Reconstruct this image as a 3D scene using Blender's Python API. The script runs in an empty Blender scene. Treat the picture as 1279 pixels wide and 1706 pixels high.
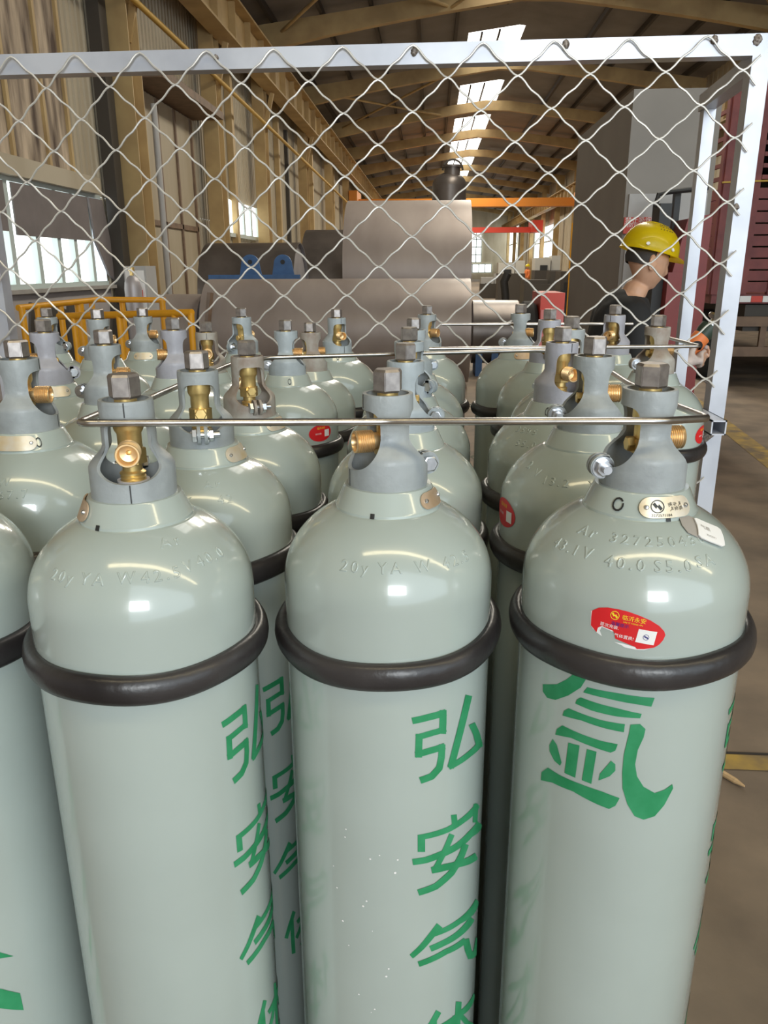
import bpy, bmesh, math, random
import numpy as np
from mathutils import Vector, Matrix, noise
random.seed(7)
SC = bpy.context.scene
COL = SC.collection
PI = math.pi

# ------------------------------------------------------------------ camera
FPX, CX, CY = 1290.0, 639.5, 853.0
YAW, PITCH, ROLL = math.radians(3.4), math.atan(.316), math.radians(-0.21)
CAM = np.array([0, 0, 1.6])
FW = np.array([-math.sin(YAW)*math.cos(PITCH), math.cos(YAW)*math.cos(PITCH), -math.sin(PITCH)])
R0 = np.array([math.cos(YAW), math.sin(YAW), 0.0])
U0 = np.cross(R0, FW)
RT = math.cos(ROLL)*R0 + math.sin(ROLL)*U0
UP = -math.sin(ROLL)*R0 + math.cos(ROLL)*U0
cam = bpy.data.cameras.new('camera')
cam.sensor_fit = 'VERTICAL'
cam.sensor_height = 36.0
cam.lens = 36.0*FPX/1706.0
cam.clip_start, cam.clip_end = .05, 400
camo = bpy.data.objects.new('camera', cam)
COL.objects.link(camo)
camo.matrix_world = Matrix(((RT[0], UP[0], -FW[0], CAM[0]), (RT[1], UP[1], -FW[1], CAM[1]), (RT[2], UP[2], -FW[2], CAM[2]), (0, 0, 0, 1)))
SC.camera = camo

# ------------------------------------------------------------------ light and exposure
SC.view_settings.view_transform = 'Standard'
SC.view_settings.look = 'None'
SC.view_settings.gamma = 1
SC.view_settings.exposure = 0.12
wd = bpy.data.worlds.new('sky'); SC.world = wd; wd.use_nodes = True
bg = wd.node_tree.nodes['Background']
bg.inputs[0].default_value = (.77, .90, 1, 1)
bg.inputs[1].default_value = 2.1
def area(name, loc, rot, sx, sy, power, color):
    l = bpy.data.lights.new(name, 'AREA'); l.shape = 'RECTANGLE'; l.size = sx; l.size_y = sy
    l.energy = power; l.color = color
    o = bpy.data.objects.new(name, l); COL.objects.link(o); o.location = loc; o.rotation_euler = rot
    return o
area('loading_door_daylight', (2.0, -8.0, 3.6), (math.radians(86), 0, 0), 3.0, 2.2, 380, (.95, .99, 1))
for i, y in enumerate((13, 23, 35, 49, 65, 85)):
    area('skylight_daylight', (2.1, y, 8.3), (0, 0, 0), 2.0, 6.0, (420, 520, 700, 850, 1000, 1000)[i], (1, .93, .78))
SKY_E, WIN_E = 3.2, 2.2

def ray(u, v):
    return FW + RT*(u-CX)/FPX - UP*(v-CY)/FPX
def at_y(u, v, y):
    d = ray(u, v); return CAM + d*(y/d[1])
def at_x(u, v, x):
    d = ray(u, v); return CAM + d*(x/d[0])
def at_z(u, v, z):
    d = ray(u, v); return CAM + d*((z-CAM[2])/d[2])

# ------------------------------------------------------------------ materials
def mat(name, col, rough=.5, metal=0., var=.0, scale=8., bump=0., bscale=60., coat=0., col2=None, emit=None, estr=0., stretch=(1, 1, 1), detail=4., spec=.5):
    m = bpy.data.materials.new(name); m.use_nodes = True
    nt = m.node_tree; b = nt.nodes['Principled BSDF']
    b.inputs['Base Color'].default_value = (*col, 1)
    b.inputs['Roughness'].default_value = rough
    b.inputs['Metallic'].default_value = metal
    b.inputs['Specular IOR Level'].default_value = spec
    b.inputs['Coat Weight'].default_value = coat
    b.inputs['Coat Roughness'].default_value = .08
    if emit is not None:
        b.inputs['Emission Color'].default_value = (*emit, 1)
        b.inputs['Emission Strength'].default_value = estr
    tc = nt.nodes.new('ShaderNodeTexCoord')
    if var > 0 or col2 is not None:
        mp = nt.nodes.new('ShaderNodeMapping'); mp.inputs['Scale'].default_value = stretch
        nt.links.new(tc.outputs['Object'], mp.inputs['Vector'])
        n = nt.nodes.new('ShaderNodeTexNoise'); n.inputs['Scale'].default_value = scale; n.inputs['Detail'].default_value = detail
        nt.links.new(mp.outputs['Vector'], n.inputs['Vector'])
        r = nt.nodes.new('ShaderNodeValToRGB')
        c2 = col2 if col2 is not None else tuple(c*(1-var) for c in col)
        r.color_ramp.elements[0].position = .35; r.color_ramp.elements[1].position = .65
        r.color_ramp.elements[0].color = (*c2, 1); r.color_ramp.elements[1].color = (*col, 1)
        nt.links.new(n.outputs['Fac'], r.inputs['Fac']); nt.links.new(r.outputs['Color'], b.inputs['Base Color'])
    if bump > 0:
        n2 = nt.nodes.new('ShaderNodeTexNoise'); n2.inputs['Scale'].default_value = bscale; n2.inputs['Detail'].default_value = 3
        nt.links.new(tc.outputs['Object'], n2.inputs['Vector'])
        bp = nt.nodes.new('ShaderNodeBump'); bp.inputs['Strength'].default_value = bump; bp.inputs['Distance'].default_value = .002
        nt.links.new(n2.outputs['Fac'], bp.inputs['Height']); nt.links.new(bp.outputs['Normal'], b.inputs['Normal'])
    return m
def glow(name, col, s):
    return mat(name, (.7, .7, .7), emit=col, estr=s)

M = {}
M['paint'] = mat('gray_green_paint', (.425, .485, .455), .24, col2=(.395, .45, .42), scale=5, coat=.9, bump=.10, bscale=35)
M['guard'] = mat('guard_gray', (.36, .39, .40), .42, var=.18, scale=40, bump=.25, bscale=160)
M['guard_blue'] = mat('guard_blue_gray', (.40, .45, .48), .4, var=.15, scale=40, bump=.25, bscale=160)
M['guard_lilac'] = mat('guard_lilac_gray', (.40, .40, .45), .4, var=.15, scale=40, bump=.25, bscale=160)
M['guard_dirty'] = mat('guard_dirty', (.42, .40, .36), .5, col2=(.28, .22, .18), scale=30, bump=.25, bscale=160)
M['brass'] = mat('brass', (.92, .68, .28), .36, .75, col2=(.74, .52, .2), scale=60)
M['bronze'] = mat('bronze', (.90, .64, .34), .36, .75, col2=(.74, .5, .25), scale=60)
M['nut'] = mat('nut_steel', (.46, .42, .40), .42, .85, var=.25, scale=120)
M['zinc'] = mat('zinc', (.72, .74, .78), .3, 1., var=.2, scale=80)
M['rubber'] = mat('black_rubber', (.017, .015, .016), .33, col2=(.05, .045, .045), scale=7, bump=.4, bscale=70, detail=8)
M['green'] = mat('stencil_green', (.016, .235, .088), .5, col2=(.035, .29, .125), scale=40)
M['plate'] = mat('plate_metal', (.78, .72, .62), .35, .4, col2=(.74, .60, .38), scale=45)
M['copper_plate'] = mat('plate_bronze', (.60, .45, .32), .4, .4, col2=(.5, .34, .2), scale=40)
M['ink'] = mat('black_ink', (.02, .02, .02), .5)
M['red'] = mat('sticker_red', (.72, .02, .025), .4, var=.1, scale=30)
M['yellow'] = mat('sticker_yellow', (.95, .72, .04), .4)
M['navy'] = mat('sticker_navy', (.03, .03, .22), .4)
M['white'] = mat('white_paper', (.86, .85, .84), .5)
M['gasket'] = mat('white_gasket', (.82, .78, .80), .5)
M['galv'] = mat('galvanised_tube', (.60, .62, .68), .38, .3, col2=(.48, .50, .56), scale=6, stretch=(1, 1, 1))
M['wire'] = mat('mesh_wire', (.74, .71, .66), .4, .3, var=.2, scale=20)
M['weld'] = mat('burnt_weld', (.12, .09, .07), .6, .6, col2=(.35, .31, .28), scale=160, bump=1., bscale=220)
M['scorch'] = mat('weld_scorch', (.55, .46, .34), .5, .2, col2=(.22, .16, .1), scale=30)
M['rod'] = mat('steel_rod', (.62, .59, .57), .28, 1., var=.3, scale=30)
M['siding'] = mat('beige_siding', (.50, .435, .325), .6, col2=(.40, .335, .235), scale=1.2, stretch=(1, 1, .25))
M['rust_panel'] = mat('stained_panel', (.60, .48, .35), .7, col2=(.075, .045, .03), scale=2.6, stretch=(1, 1.8, .3), detail=10)
M['tan_steel'] = mat('tan_steel', (.53, .375, .17), .55, col2=(.40, .27, .12), scale=1.5)
M['dark_steel'] = mat('dark_steel', (.06, .05, .04), .6)
M['roof'] = mat('roof_sheet', (.24, .22, .205), .7, var=.25, scale=.8)
M['purlin'] = mat('purlin', (.06, .05, .042), .7)
M['concrete'] = mat('concrete_floor', (.25, .19, .135), .75, col2=(.15, .115, .085), scale=2.6, bump=.6, bscale=25, detail=10)
M['line'] = mat('floor_yellow', (.44, .29, .06), .7, col2=(.17, .125, .075), scale=7, detail=8)
M['seam'] = mat('floor_seam', (.03, .025, .02), .8)
M['winglow'] = glow('window_daylight', (.92, 1, .98), WIN_E)
M['warmglow'] = glow('cross_skylight_sheet', (1, .84, .50), 11.)
M['skyglow'] = glow('skylight_sheet', (1, .97, .9), SKY_E)
M['frame_green'] = mat('window_frame', (.55, .62, .60), .5)
M['curtain'] = mat('gray_blind', (.215, .185, .18), .8, var=.15, scale=3)
M['sill'] = mat('sill_gray', (.40, .37, .34), .7, var=.2, scale=3)
M['lowwall'] = mat('low_wall_gray', (.42, .38, .37), .8, var=.12, scale=2)
M['tank'] = mat('tank_steel', (.37, .315, .285), .42, .3, col2=(.29, .24, .215), scale=1.3, stretch=(1.6, .7, .7), detail=6)
M['tank_dark'] = mat('tank_dark', (.17, .145, .13), .38, .55, var=.3, scale=3)
M['tank_end'] = mat('tank_end', (.47, .44, .45), .45, .35, var=.12, scale=3)
M['blue'] = mat('blue_paint', (.05, .13, .30), .5, var=.2, scale=10)
M['rail_yellow'] = mat('rail_yellow', (.78, .36, .015), .45, var=.12, scale=10)
M['tower'] = mat('tower_gray', (.285, .26, .23), .55, var=.1, scale=2)
M['panel_white'] = mat('panel_white', (.45, .44, .43), .5, var=.08, scale=4)
M['truck'] = mat('truck_maroon', (.235, .055, .05), .55, col2=(.16, .035, .035), scale=4)
M['forklift'] = mat('machine_red', (.25, .03, .025), .45, var=.2, scale=4)
M['bright_red'] = mat('bright_red', (.62, .055, .03), .45)
M['black'] = mat('black_plain', (.018, .018, .018), .5)
M['tyre'] = mat('tyre_rubber', (.02, .018, .016), .8)
M['brownmetal'] = mat('brown_metal', (.22, .14, .09), .6, var=.3, scale=6)
M['orange'] = mat('orange_paint', (.65, .22, .02), .5)
M['wood'] = mat('wood', (.62, .42, .22), .6, var=.3, scale=20)
M['skin'] = mat('skin', (.62, .37, .25), .5, col2=(.55, .31, .20), scale=12)
M['hair'] = mat('hair', (.035, .028, .025), .7)
M['shirt'] = mat('black_shirt', (.018, .019, .022), .8, bump=.3, bscale=30)
M['trouser'] = mat('dark_trouser', (.035, .037, .045), .8)
M['helmet'] = mat('helmet_yellow', (.92, .72, .01), .3, coat=.4)
M['glove'] = mat('glove_white', (.62, .52, .48), .8, var=.2, scale=30)
M['darkgreen'] = mat('dark_green', (.03, .05, .035), .5)
M['orange_label'] = mat('orange_label', (.80, .22, .06), .5)
M['whiteish'] = mat('machine_cream', (.55, .53, .48), .5)

# ------------------------------------------------------------------ mesh helpers
def obj(name, bm, m, parent=None, smooth=True, loc=None, rotz=None, angle=40):
    me = bpy.data.meshes.new(name)
    bmesh.ops.recalc_face_normals(bm, faces=bm.faces)
    bm.to_mesh(me); bm.free()
    o = bpy.data.objects.new(name, me); COL.objects.link(o)
    ms = m if isinstance(m, (list, tuple)) else [m]
    for x in ms: me.materials.append(x)
    if smooth and len(me.polygons):
        me.shade_smooth()
        me.set_sharp_from_angle(angle=math.radians(angle))
    if parent is not None: o.parent = parent
    if loc is not None: o.location = loc
    if rotz is not None: o.rotation_euler = (0, 0, rotz)
    return o
def empty(name, loc=(0, 0, 0), rotz=0):
    o = bpy.data.objects.new(name, None); COL.objects.link(o); o.location = loc; o.rotation_euler = (0, 0, rotz)
    o.empty_display_size = .1
    return o
def tag(o, label, cat, group=None):
    o['label'] = label; o['category'] = cat
    if group: o['group'] = group
    return o
def struct(o, label=None):
    o['kind'] = 'structure'
    if label: o['label'] = label
    return o
def B(): return bmesh.new()
def box(bm, x0, x1, y0, y1, z0, z1, mi=0):
    vs = [bm.verts.new((x, y, z)) for x in (x0, x1) for y in (y0, y1) for z in (z0, z1)]
    for f in ((0, 1, 3, 2), (4, 6, 7, 5), (0, 4, 5, 1), (2, 3, 7, 6), (0, 2, 6, 4), (1, 5, 7, 3)):
        fc = bm.faces.new([vs[i] for i in f]); fc.material_index = mi
    return bm
def bevel(bm, w, seg=2):
    bmesh.ops.bevel(bm, geom=[e for e in bm.edges if len(e.link_faces) == 2 and e.calc_face_angle(0) > .6], offset=w, segments=seg, affect='EDGES', profile=.5)
    return bm
def tube(bm, p, q, r, seg=12, r2=None, mi=0, caps=True):
    p, q = Vector(p), Vector(q); d = (q-p).normalized()
    a = d.orthogonal().normalized(); b = d.cross(a); r2 = r if r2 is None else r2
    A = [bm.verts.new(p+(a*math.cos(t)+b*math.sin(t))*r) for t in [2*PI*i/seg for i in range(seg)]]
    C = [bm.verts.new(q+(a*math.cos(t)+b*math.sin(t))*r2) for t in [2*PI*i/seg for i in range(seg)]]
    for i in range(seg):
        bm.faces.new((A[i], A[(i+1) % seg], C[(i+1) % seg], C[i])).material_index = mi
    if caps:
        bm.faces.new(A[::-1]).material_index = mi; bm.faces.new(C).material_index = mi
    return bm
def beam(bm, p, q, w, h, upv=(0, 0, 1), mi=0):
    p, q = Vector(p), Vector(q); d = (q-p).normalized(); s = d.cross(Vector(upv)).normalized(); u = s.cross(d)
    vs = []
    for c in (p, q):
        for (a, b) in ((-1, -1), (1, -1), (1, 1), (-1, 1)):
            vs.append(bm.verts.new(c+s*a*w/2+u*b*h/2))
    for f in ((0, 1, 2, 3), (7, 6, 5, 4), (0, 4, 5, 1), (1, 5, 6, 2), (2, 6, 7, 3), (3, 7, 4, 0)):
        bm.faces.new([vs[i] for i in f]).material_index = mi
    return bm
def pathtube(bm, pts, r, seg=8, closed=False):
    pts = [Vector(p) for p in pts]; n = len(pts); rings = []
    ref = None
    for i in range(n):
        if closed: t = (pts[(i+1) % n]-pts[i-1]).normalized()
        else: t = (pts[min(i+1, n-1)]-pts[max(i-1, 0)]).normalized()
        if ref is None: ref = t.orthogonal().normalized()
        ref = (ref - t*ref.dot(t)).normalized(); b = t.cross(ref)
        rings.append([bm.verts.new(pts[i]+(ref*math.cos(a)+b*math.sin(a))*r) for a in [2*PI*k/seg for k in range(seg)]])
    for i in range(n if closed else n-1):
        A, C = rings[i], rings[(i+1) % n]
        for k in range(seg):
            bm.faces.new((A[k], A[(k+1) % seg], C[(k+1) % seg], C[k]))
    if not closed:
        bm.faces.new(rings[0][::-1]); bm.faces.new(rings[-1])
    return bm
def lathe(bm, prof, seg=48, mi=0, z0=0, cap0=False, cap1=False, axis='z', origin=(0, 0, 0)):
    rings = []
    ox, oy, oz = origin
    for (r, z) in prof:
        ring = []
        for k in range(seg):
            a = 2*PI*k/seg
            if axis == 'z': c = (ox+r*math.cos(a), oy+r*math.sin(a), oz+z)
            elif axis == 'x': c = (ox+z, oy+r*math.cos(a), oz+r*math.sin(a))
            else: c = (ox+r*math.cos(a), oy+z, oz+r*math.sin(a))
            ring.append(bm.verts.new(c))
        rings.append(ring)
    for A, C in zip(rings, rings[1:]):
        for k in range(seg):
            bm.faces.new((A[k], A[(k+1) % seg], C[(k+1) % seg], C[k])).material_index = mi
    if cap0: bm.faces.new(rings[0][::-1]).material_index = mi
    if cap1: bm.faces.new(rings[-1]).material_index = mi
    return bm
def ngon_prism(bm, n, r, z0, z1, rot=0, chamfer=0, origin=(0, 0, 0), mi=0, axis='z'):
    def ring(rr, z, k=n):
        out = []
        for i in range(k):
            a = rot+2*PI*i/k
            c = (rr*math.cos(a), rr*math.sin(a), z)
            if axis == 'x': c = (c[2], c[0], c[1])
            if axis == 'y': c = (c[0], c[2], c[1])
            out.append(bm.verts.new((c[0]+origin[0], c[1]+origin[1], c[2]+origin[2])))
        return out
    rs = []
    if chamfer: rs.append(ring(r*.86, z0)); rs.append(ring(r, z0+chamfer)); rs.append(ring(r, z1-chamfer)); rs.append(ring(r*.86, z1))
    else: rs.append(ring(r, z0)); rs.append(ring(r, z1))
    for A, C in zip(rs, rs[1:]):
        for i in range(n): bm.faces.new((A[i], A[(i+1) % n], C[(i+1) % n], C[i])).material_index = mi
    bm.faces.new(rs[0][::-1]).material_index = mi; bm.faces.new(rs[-1]).material_index = mi
    return bm
STENCIL = {'hong':[[[30.1,-332.0],[48.6,-331.0],[46.7,-323.3],[28.6,-324.6]],[[48.6,-331.0],[67.2,-331.2],[64.8,-323.2],[46.7,-323.3]],[[58.3,-322.2],[58.5,-335.5],[67.0,-338.4],[66.7,-324.7]],[[58.5,-335.5],[58.2,-349.1],[66.7,-352.3],[67.0,-338.4]],[[65.4,-342.6],[49.2,-342.7],[51.1,-349.6],[67.7,-349.8]],[[49.2,-342.7],[32.7,-344.2],[34.3,-350.9],[51.1,-349.6]],[[33.1,-343.3],[32.8,-356.2],[40.1,-357.9],[40.4,-344.9]],[[32.8,-356.2],[32.5,-370.2],[39.9,-371.9],[40.1,-357.9]],[[33.7,-370.9],[49.3,-369.8],[47.3,-362.2],[32.0,-363.6]],[[49.3,-369.8],[66.8,-369.8],[64.3,-361.9],[47.3,-362.2]],[[58.2,-361.2],[57.8,-375.6],[65.9,-379.3],[66.2,-364.2]],[[57.8,-375.6],[55.8,-386.3],[63.2,-392.5],[65.9,-379.3]],[[55.8,-386.3],[48.7,-392.7],[53.2,-400.7],[63.2,-392.5]],[[48.7,-392.7],[36.9,-394.5],[39.4,-402.5],[53.2,-400.7]],[[92.4,-316.9],[87.1,-333.8],[97.7,-340.3],[103.9,-323.8]],[[87.1,-333.8],[81.5,-351.8],[91.4,-358.1],[97.7,-340.3]],[[81.5,-351.8],[75.1,-372.2],[84.4,-378.2],[91.4,-358.1]],[[75.1,-372.2],[69.3,-392.0],[78.0,-397.7],[84.4,-378.2]],[[72.8,-396.6],[88.4,-396.4],[83.6,-388.6],[69.2,-389.3]],[[88.4,-396.4],[106.0,-396.5],[98.8,-387.6],[83.6,-388.6]],[[106.0,-396.5],[135.1,-400.3],[121.4,-387.1],[98.8,-387.6]],[[99.1,-355.5],[108.3,-371.6],[123.8,-377.6],[111.0,-358.2]],[[108.3,-371.6],[117.0,-392.8],[138.6,-404.1],[123.8,-377.6]]],'an':[[[75.9,-453.9],[78.0,-468.5],[86.8,-472.4],[84.4,-457.4]],[[44.8,-488.1],[44.5,-466.5],[36.3,-464.4],[36.5,-485.8]],[[37.4,-471.4],[53.1,-472.6],[51.3,-465.3],[36.1,-464.4]],[[53.1,-472.6],[73.5,-474.5],[70.1,-466.6],[51.3,-465.3]],[[73.5,-474.5],[98.8,-475.5],[92.3,-466.1],[70.1,-466.6]],[[98.8,-475.5],[136.7,-481.3],[121.8,-465.7],[92.3,-466.1]],[[115.6,-462.6],[115.3,-486.8],[129.5,-497.2],[129.7,-472.5]],[[31.6,-501.4],[46.8,-502.9],[44.9,-494.5],[30.5,-493.3]],[[46.8,-502.9],[63.9,-502.8],[60.6,-493.9],[44.9,-494.5]],[[63.9,-502.8],[90.0,-504.7],[83.9,-494.4],[60.6,-493.9]],[[90.0,-504.7],[115.9,-505.8],[105.1,-492.6],[83.9,-494.4]],[[115.9,-505.8],[162.2,-526.9],[127.8,-494.4],[105.1,-492.6]],[[74.3,-476.2],[67.6,-489.2],[74.5,-495.5],[81.8,-482.7]],[[67.6,-489.2],[60.5,-501.0],[66.8,-507.1],[74.5,-495.5]],[[60.5,-501.0],[52.4,-514.2],[58.4,-520.0],[66.8,-507.1]],[[53.4,-518.7],[71.5,-522.8],[69.2,-513.1],[51.6,-509.6]],[[71.5,-522.8],[93.2,-530.8],[89.0,-519.8],[69.2,-513.1]],[[93.2,-530.8],[136.4,-552.2],[124.7,-534.4],[89.0,-519.8]],[[95.7,-500.9],[89.1,-511.9],[99.4,-522.0],[107.6,-511.5]],[[89.1,-511.9],[75.3,-525.1],[82.8,-534.7],[99.4,-522.0]],[[75.3,-525.1],[56.1,-533.0],[60.3,-542.1],[82.8,-534.7]],[[56.1,-533.0],[36.3,-534.3],[38.7,-542.7],[60.3,-542.1]]],'qi':[[[60.6,-588.6],[51.3,-598.1],[57.6,-606.6],[68.1,-598.6]],[[51.3,-598.1],[40.3,-610.4],[45.3,-617.7],[57.6,-606.6]],[[40.3,-610.4],[28.6,-620.9],[32.5,-627.1],[45.3,-617.7]],[[58.1,-605.9],[74.3,-608.3],[70.9,-599.9],[55.7,-598.2]],[[74.3,-608.3],[97.6,-612.1],[91.2,-601.9],[70.9,-599.9]],[[97.6,-612.1],[162.1,-638.8],[134.0,-607.6],[91.2,-601.9]],[[54.4,-625.2],[72.3,-626.4],[68.3,-616.6],[51.3,-616.3]],[[72.3,-626.4],[97.0,-630.4],[89.8,-618.4],[68.3,-616.6]],[[97.0,-630.4],[132.6,-637.5],[117.2,-618.2],[89.8,-618.4]],[[40.1,-640.9],[56.5,-640.4],[53.5,-631.9],[37.8,-632.9]],[[56.5,-640.4],[75.5,-640.6],[71.4,-631.2],[53.5,-631.9]],[[75.5,-640.6],[111.3,-650.7],[104.3,-638.0],[71.4,-631.2]],[[101.4,-638.6],[108.1,-661.8],[125.8,-675.0],[116.7,-649.6]],[[108.1,-661.8],[116.5,-680.9],[139.3,-699.3],[125.8,-675.0]],[[125.9,-689.3],[162.0,-718.6],[132.7,-684.0],[116.1,-673.8]],[[162.0,-718.6],[161.6,-693.0],[143.4,-673.7],[132.7,-684.0]]],'ti':[[[62.1,-714.4],[50.8,-732.1],[57.7,-739.9],[69.4,-723.4]],[[50.8,-732.1],[42.4,-749.3],[49.1,-756.3],[57.7,-739.9]],[[55.1,-727.4],[55.6,-791.3],[64.3,-796.8],[63.5,-732.4]],[[92.6,-723.5],[91.3,-755.8],[103.2,-767.1],[104.6,-734.7]],[[91.3,-755.8],[91.8,-820.5],[104.2,-832.9],[103.2,-767.1]],[[74.2,-750.2],[104.4,-757.1],[96.7,-744.1],[69.7,-740.6]],[[104.4,-757.1],[161.8,-786.5],[143.8,-761.4],[96.7,-744.1]],[[88.3,-741.3],[77.8,-758.3],[85.4,-768.3],[97.4,-752.2]],[[77.8,-758.3],[65.3,-767.3],[71.3,-776.2],[85.4,-768.3]],[[94.7,-746.3],[117.0,-784.2],[126.0,-786.8],[102.2,-747.8]],[[117.0,-784.2],[161.5,-841.7],[161.3,-832.8],[126.0,-786.8]],[[81.2,-799.9],[136.6,-834.6],[126.2,-816.5],[77.4,-791.0]]],'ar':[[[-109.3,-307.0],[-91.3,-298.4],[-81.0,-288.8],[-73.9,-280.1],[-60.4,-278.8],[-65.7,-291.5],[-77.9,-304.8],[-91.8,-315.8],[-102.0,-318.5],[-108.7,-314.7]],[[-59.6,-289.1],[-31.8,-287.9],[0.7,-289.2],[-1.3,-298.3],[-14.2,-296.8],[-39.7,-295.5],[-63.0,-295.7]],[[-64.9,-301.8],[-47.9,-302.8],[-30.5,-303.6],[-9.1,-306.3],[-10.1,-311.0],[-29.8,-312.2],[-53.2,-312.0],[-69.9,-310.2],[-68.6,-305.4]],[[-76.1,-317.9],[-62.0,-318.5],[-43.6,-319.4],[-22.8,-319.0],[-23.1,-327.6],[-40.1,-327.1],[-63.0,-325.8],[-82.3,-328.6],[-81.0,-322.7]],[[-81.5,-339.2],[-61.9,-340.3],[-41.9,-341.4],[-27.3,-341.3],[-28.9,-348.6],[-33.0,-351.8],[-50.2,-350.1],[-71.2,-348.5],[-88.9,-353.2],[-87.5,-346.2]],[[-91.4,-359.4],[-86.1,-363.6],[-79.3,-380.3],[-80.8,-384.7],[-87.6,-382.7],[-94.2,-375.2],[-95.1,-368.3]],[[-73.7,-355.0],[-62.2,-353.3],[-63.8,-390.5],[-75.3,-390.3]],[[-54.8,-354.4],[-45.6,-354.3],[-47.8,-391.1],[-57.1,-390.4]],[[-31.8,-360.4],[-27.7,-363.3],[-27.1,-370.3],[-31.6,-377.5],[-41.4,-385.1],[-40.8,-377.4]],[[-94.7,-394.5],[-79.9,-395.4],[-57.7,-395.2],[-37.5,-396.3],[-20.7,-399.9],[-23.8,-409.2],[-29.4,-414.2],[-40.8,-412.0],[-65.1,-406.7],[-88.5,-408.5],[-103.0,-414.3],[-102.7,-404.6]],[[-17.9,-318.6],[-9.5,-317.0],[-4.3,-322.0],[-5.1,-330.6],[-9.1,-344.7],[-10.1,-360.5],[-7.2,-373.4],[-0.2,-384.6],[11.1,-391.7],[20.2,-388.7],[27.7,-383.4],[29.1,-388.1],[22.1,-406.1],[13.8,-418.2],[3.4,-422.0],[-5.3,-418.4],[-13.1,-405.6],[-19.0,-388.4],[-20.8,-370.8],[-21.0,-351.5],[-18.3,-326.9]]]}
# ------------------------------------------------------------------ gas cylinders: shared shapes (heights count from the top of the cap nut)
RB = .1095
Z_SH, Z_NK, H_DOME = -.215, -.138, .089
def r_body(z):
    if z <= Z_SH: return RB
    return RB*math.sqrt(max(.02, 1-((z-Z_SH)/H_DOME)**2))
def r_neck(z):
    return .045+.0088*min(1.1, max(-.2, (-.116-z)/.020))
def text_mesh(body, size, extrude=.0, bev=.0, res=3):
    c = bpy.data.curves.new('t', 'FONT'); c.body = body; c.resolution_u = res; c.align_x = 'CENTER'; c.align_y = 'CENTER'
    c.size = 1; c.extrude = extrude; c.space_character = 1.38 if bev else 1.0; c.bevel_depth = bev; c.bevel_resolution = 1; c.offset = -bev*.6
    o = bpy.data.objects.new('t', c); COL.objects.link(o)
    bpy.context.view_layer.update()
    me = bpy.data.meshes.new_from_object(o.evaluated_get(bpy.context.evaluated_depsgraph_get()))
    bpy.data.objects.remove(o); bpy.data.curves.remove(c)
    bm = B(); bm.from_mesh(me); bpy.data.meshes.remove(me)
    bmesh.ops.scale(bm, vec=(size, size, size), verts=bm.verts)
    return bm
def poly2d(polys, step=.006, ystep=0, thick=0):
    bm = B()
    for pl in polys:
        vs = [bm.verts.new((x, y, 0)) for x, y in pl]
        try: bm.faces.new(vs)
        except ValueError: pass
    bmesh.ops.triangulate(bm, faces=bm.faces[:])
    def cut(ax, st):
        cs = [v.co[ax] for v in bm.verts]
        k = math.ceil(min(cs)/st)
        while k*st < max(cs):
            n = [0, 0, 0]; n[ax] = 1; p = [0, 0, 0]; p[ax] = k*st
            bmesh.ops.bisect_plane(bm, geom=bm.verts[:]+bm.edges[:]+bm.faces[:], dist=1e-7, plane_co=p, plane_no=n)
            k += 1
    cut(0, step)
    if ystep: cut(1, ystep)
    if thick:
        bmesh.ops.recalc_face_normals(bm, faces=bm.faces)
        for f in bm.faces:
            if f.normal.z < 0: f.normal_flip()
        r = bmesh.ops.extrude_face_region(bm, geom=bm.faces[:])
        for v in r['geom']:
            if isinstance(v, bmesh.types.BMVert): v.co.z += thick
    return bm
def wrap(bm, rfun, th0, zc, off, mul=None, rot=0):
    """bend a flat sheet (x along the girth, y up) round a turned surface at angle th0 and height zc"""
    r0 = rfun(zc); e = .002
    dr = (rfun(zc+e)-rfun(zc-e))/(2*e); c = 1/math.sqrt(1+dr*dr)
    rr = r0 if mul is None else mul
    cr, sr = math.cos(rot), math.sin(rot)
    for v in bm.verts:
        x, y, h = v.co
        x, y = x*cr-y*sr, x*sr+y*cr
        z = zc+y*c
        d = (rfun(z+e)-rfun(z-e))/(2*e); k = 1/math.sqrt(1+d*d)
        r = rfun(z)+(off+h)*k; z2 = z-(off+h)*d*k
        a = th0+x/rr
        v.co = (r*math.cos(a), r*math.sin(a), z2)
    return bm
def stadium(hw, hh, n=10):
    p = []
    for i in range(n+1):
        a = -PI/2+PI*i/n; p.append((hw-hh+hh*math.cos(a), hh*math.sin(a)))
    for i in range(n+1):
        a = PI/2+PI*i/n; p.append((-hw+hh+hh*math.cos(a), hh*math.sin(a)))
    return p
def disc(cx, cy, r, n=16, ry=None):
    return [(cx+r*math.cos(2*PI*i/n), cy+(ry or r)*math.sin(2*PI*i/n)) for i in range(n)]

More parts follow.
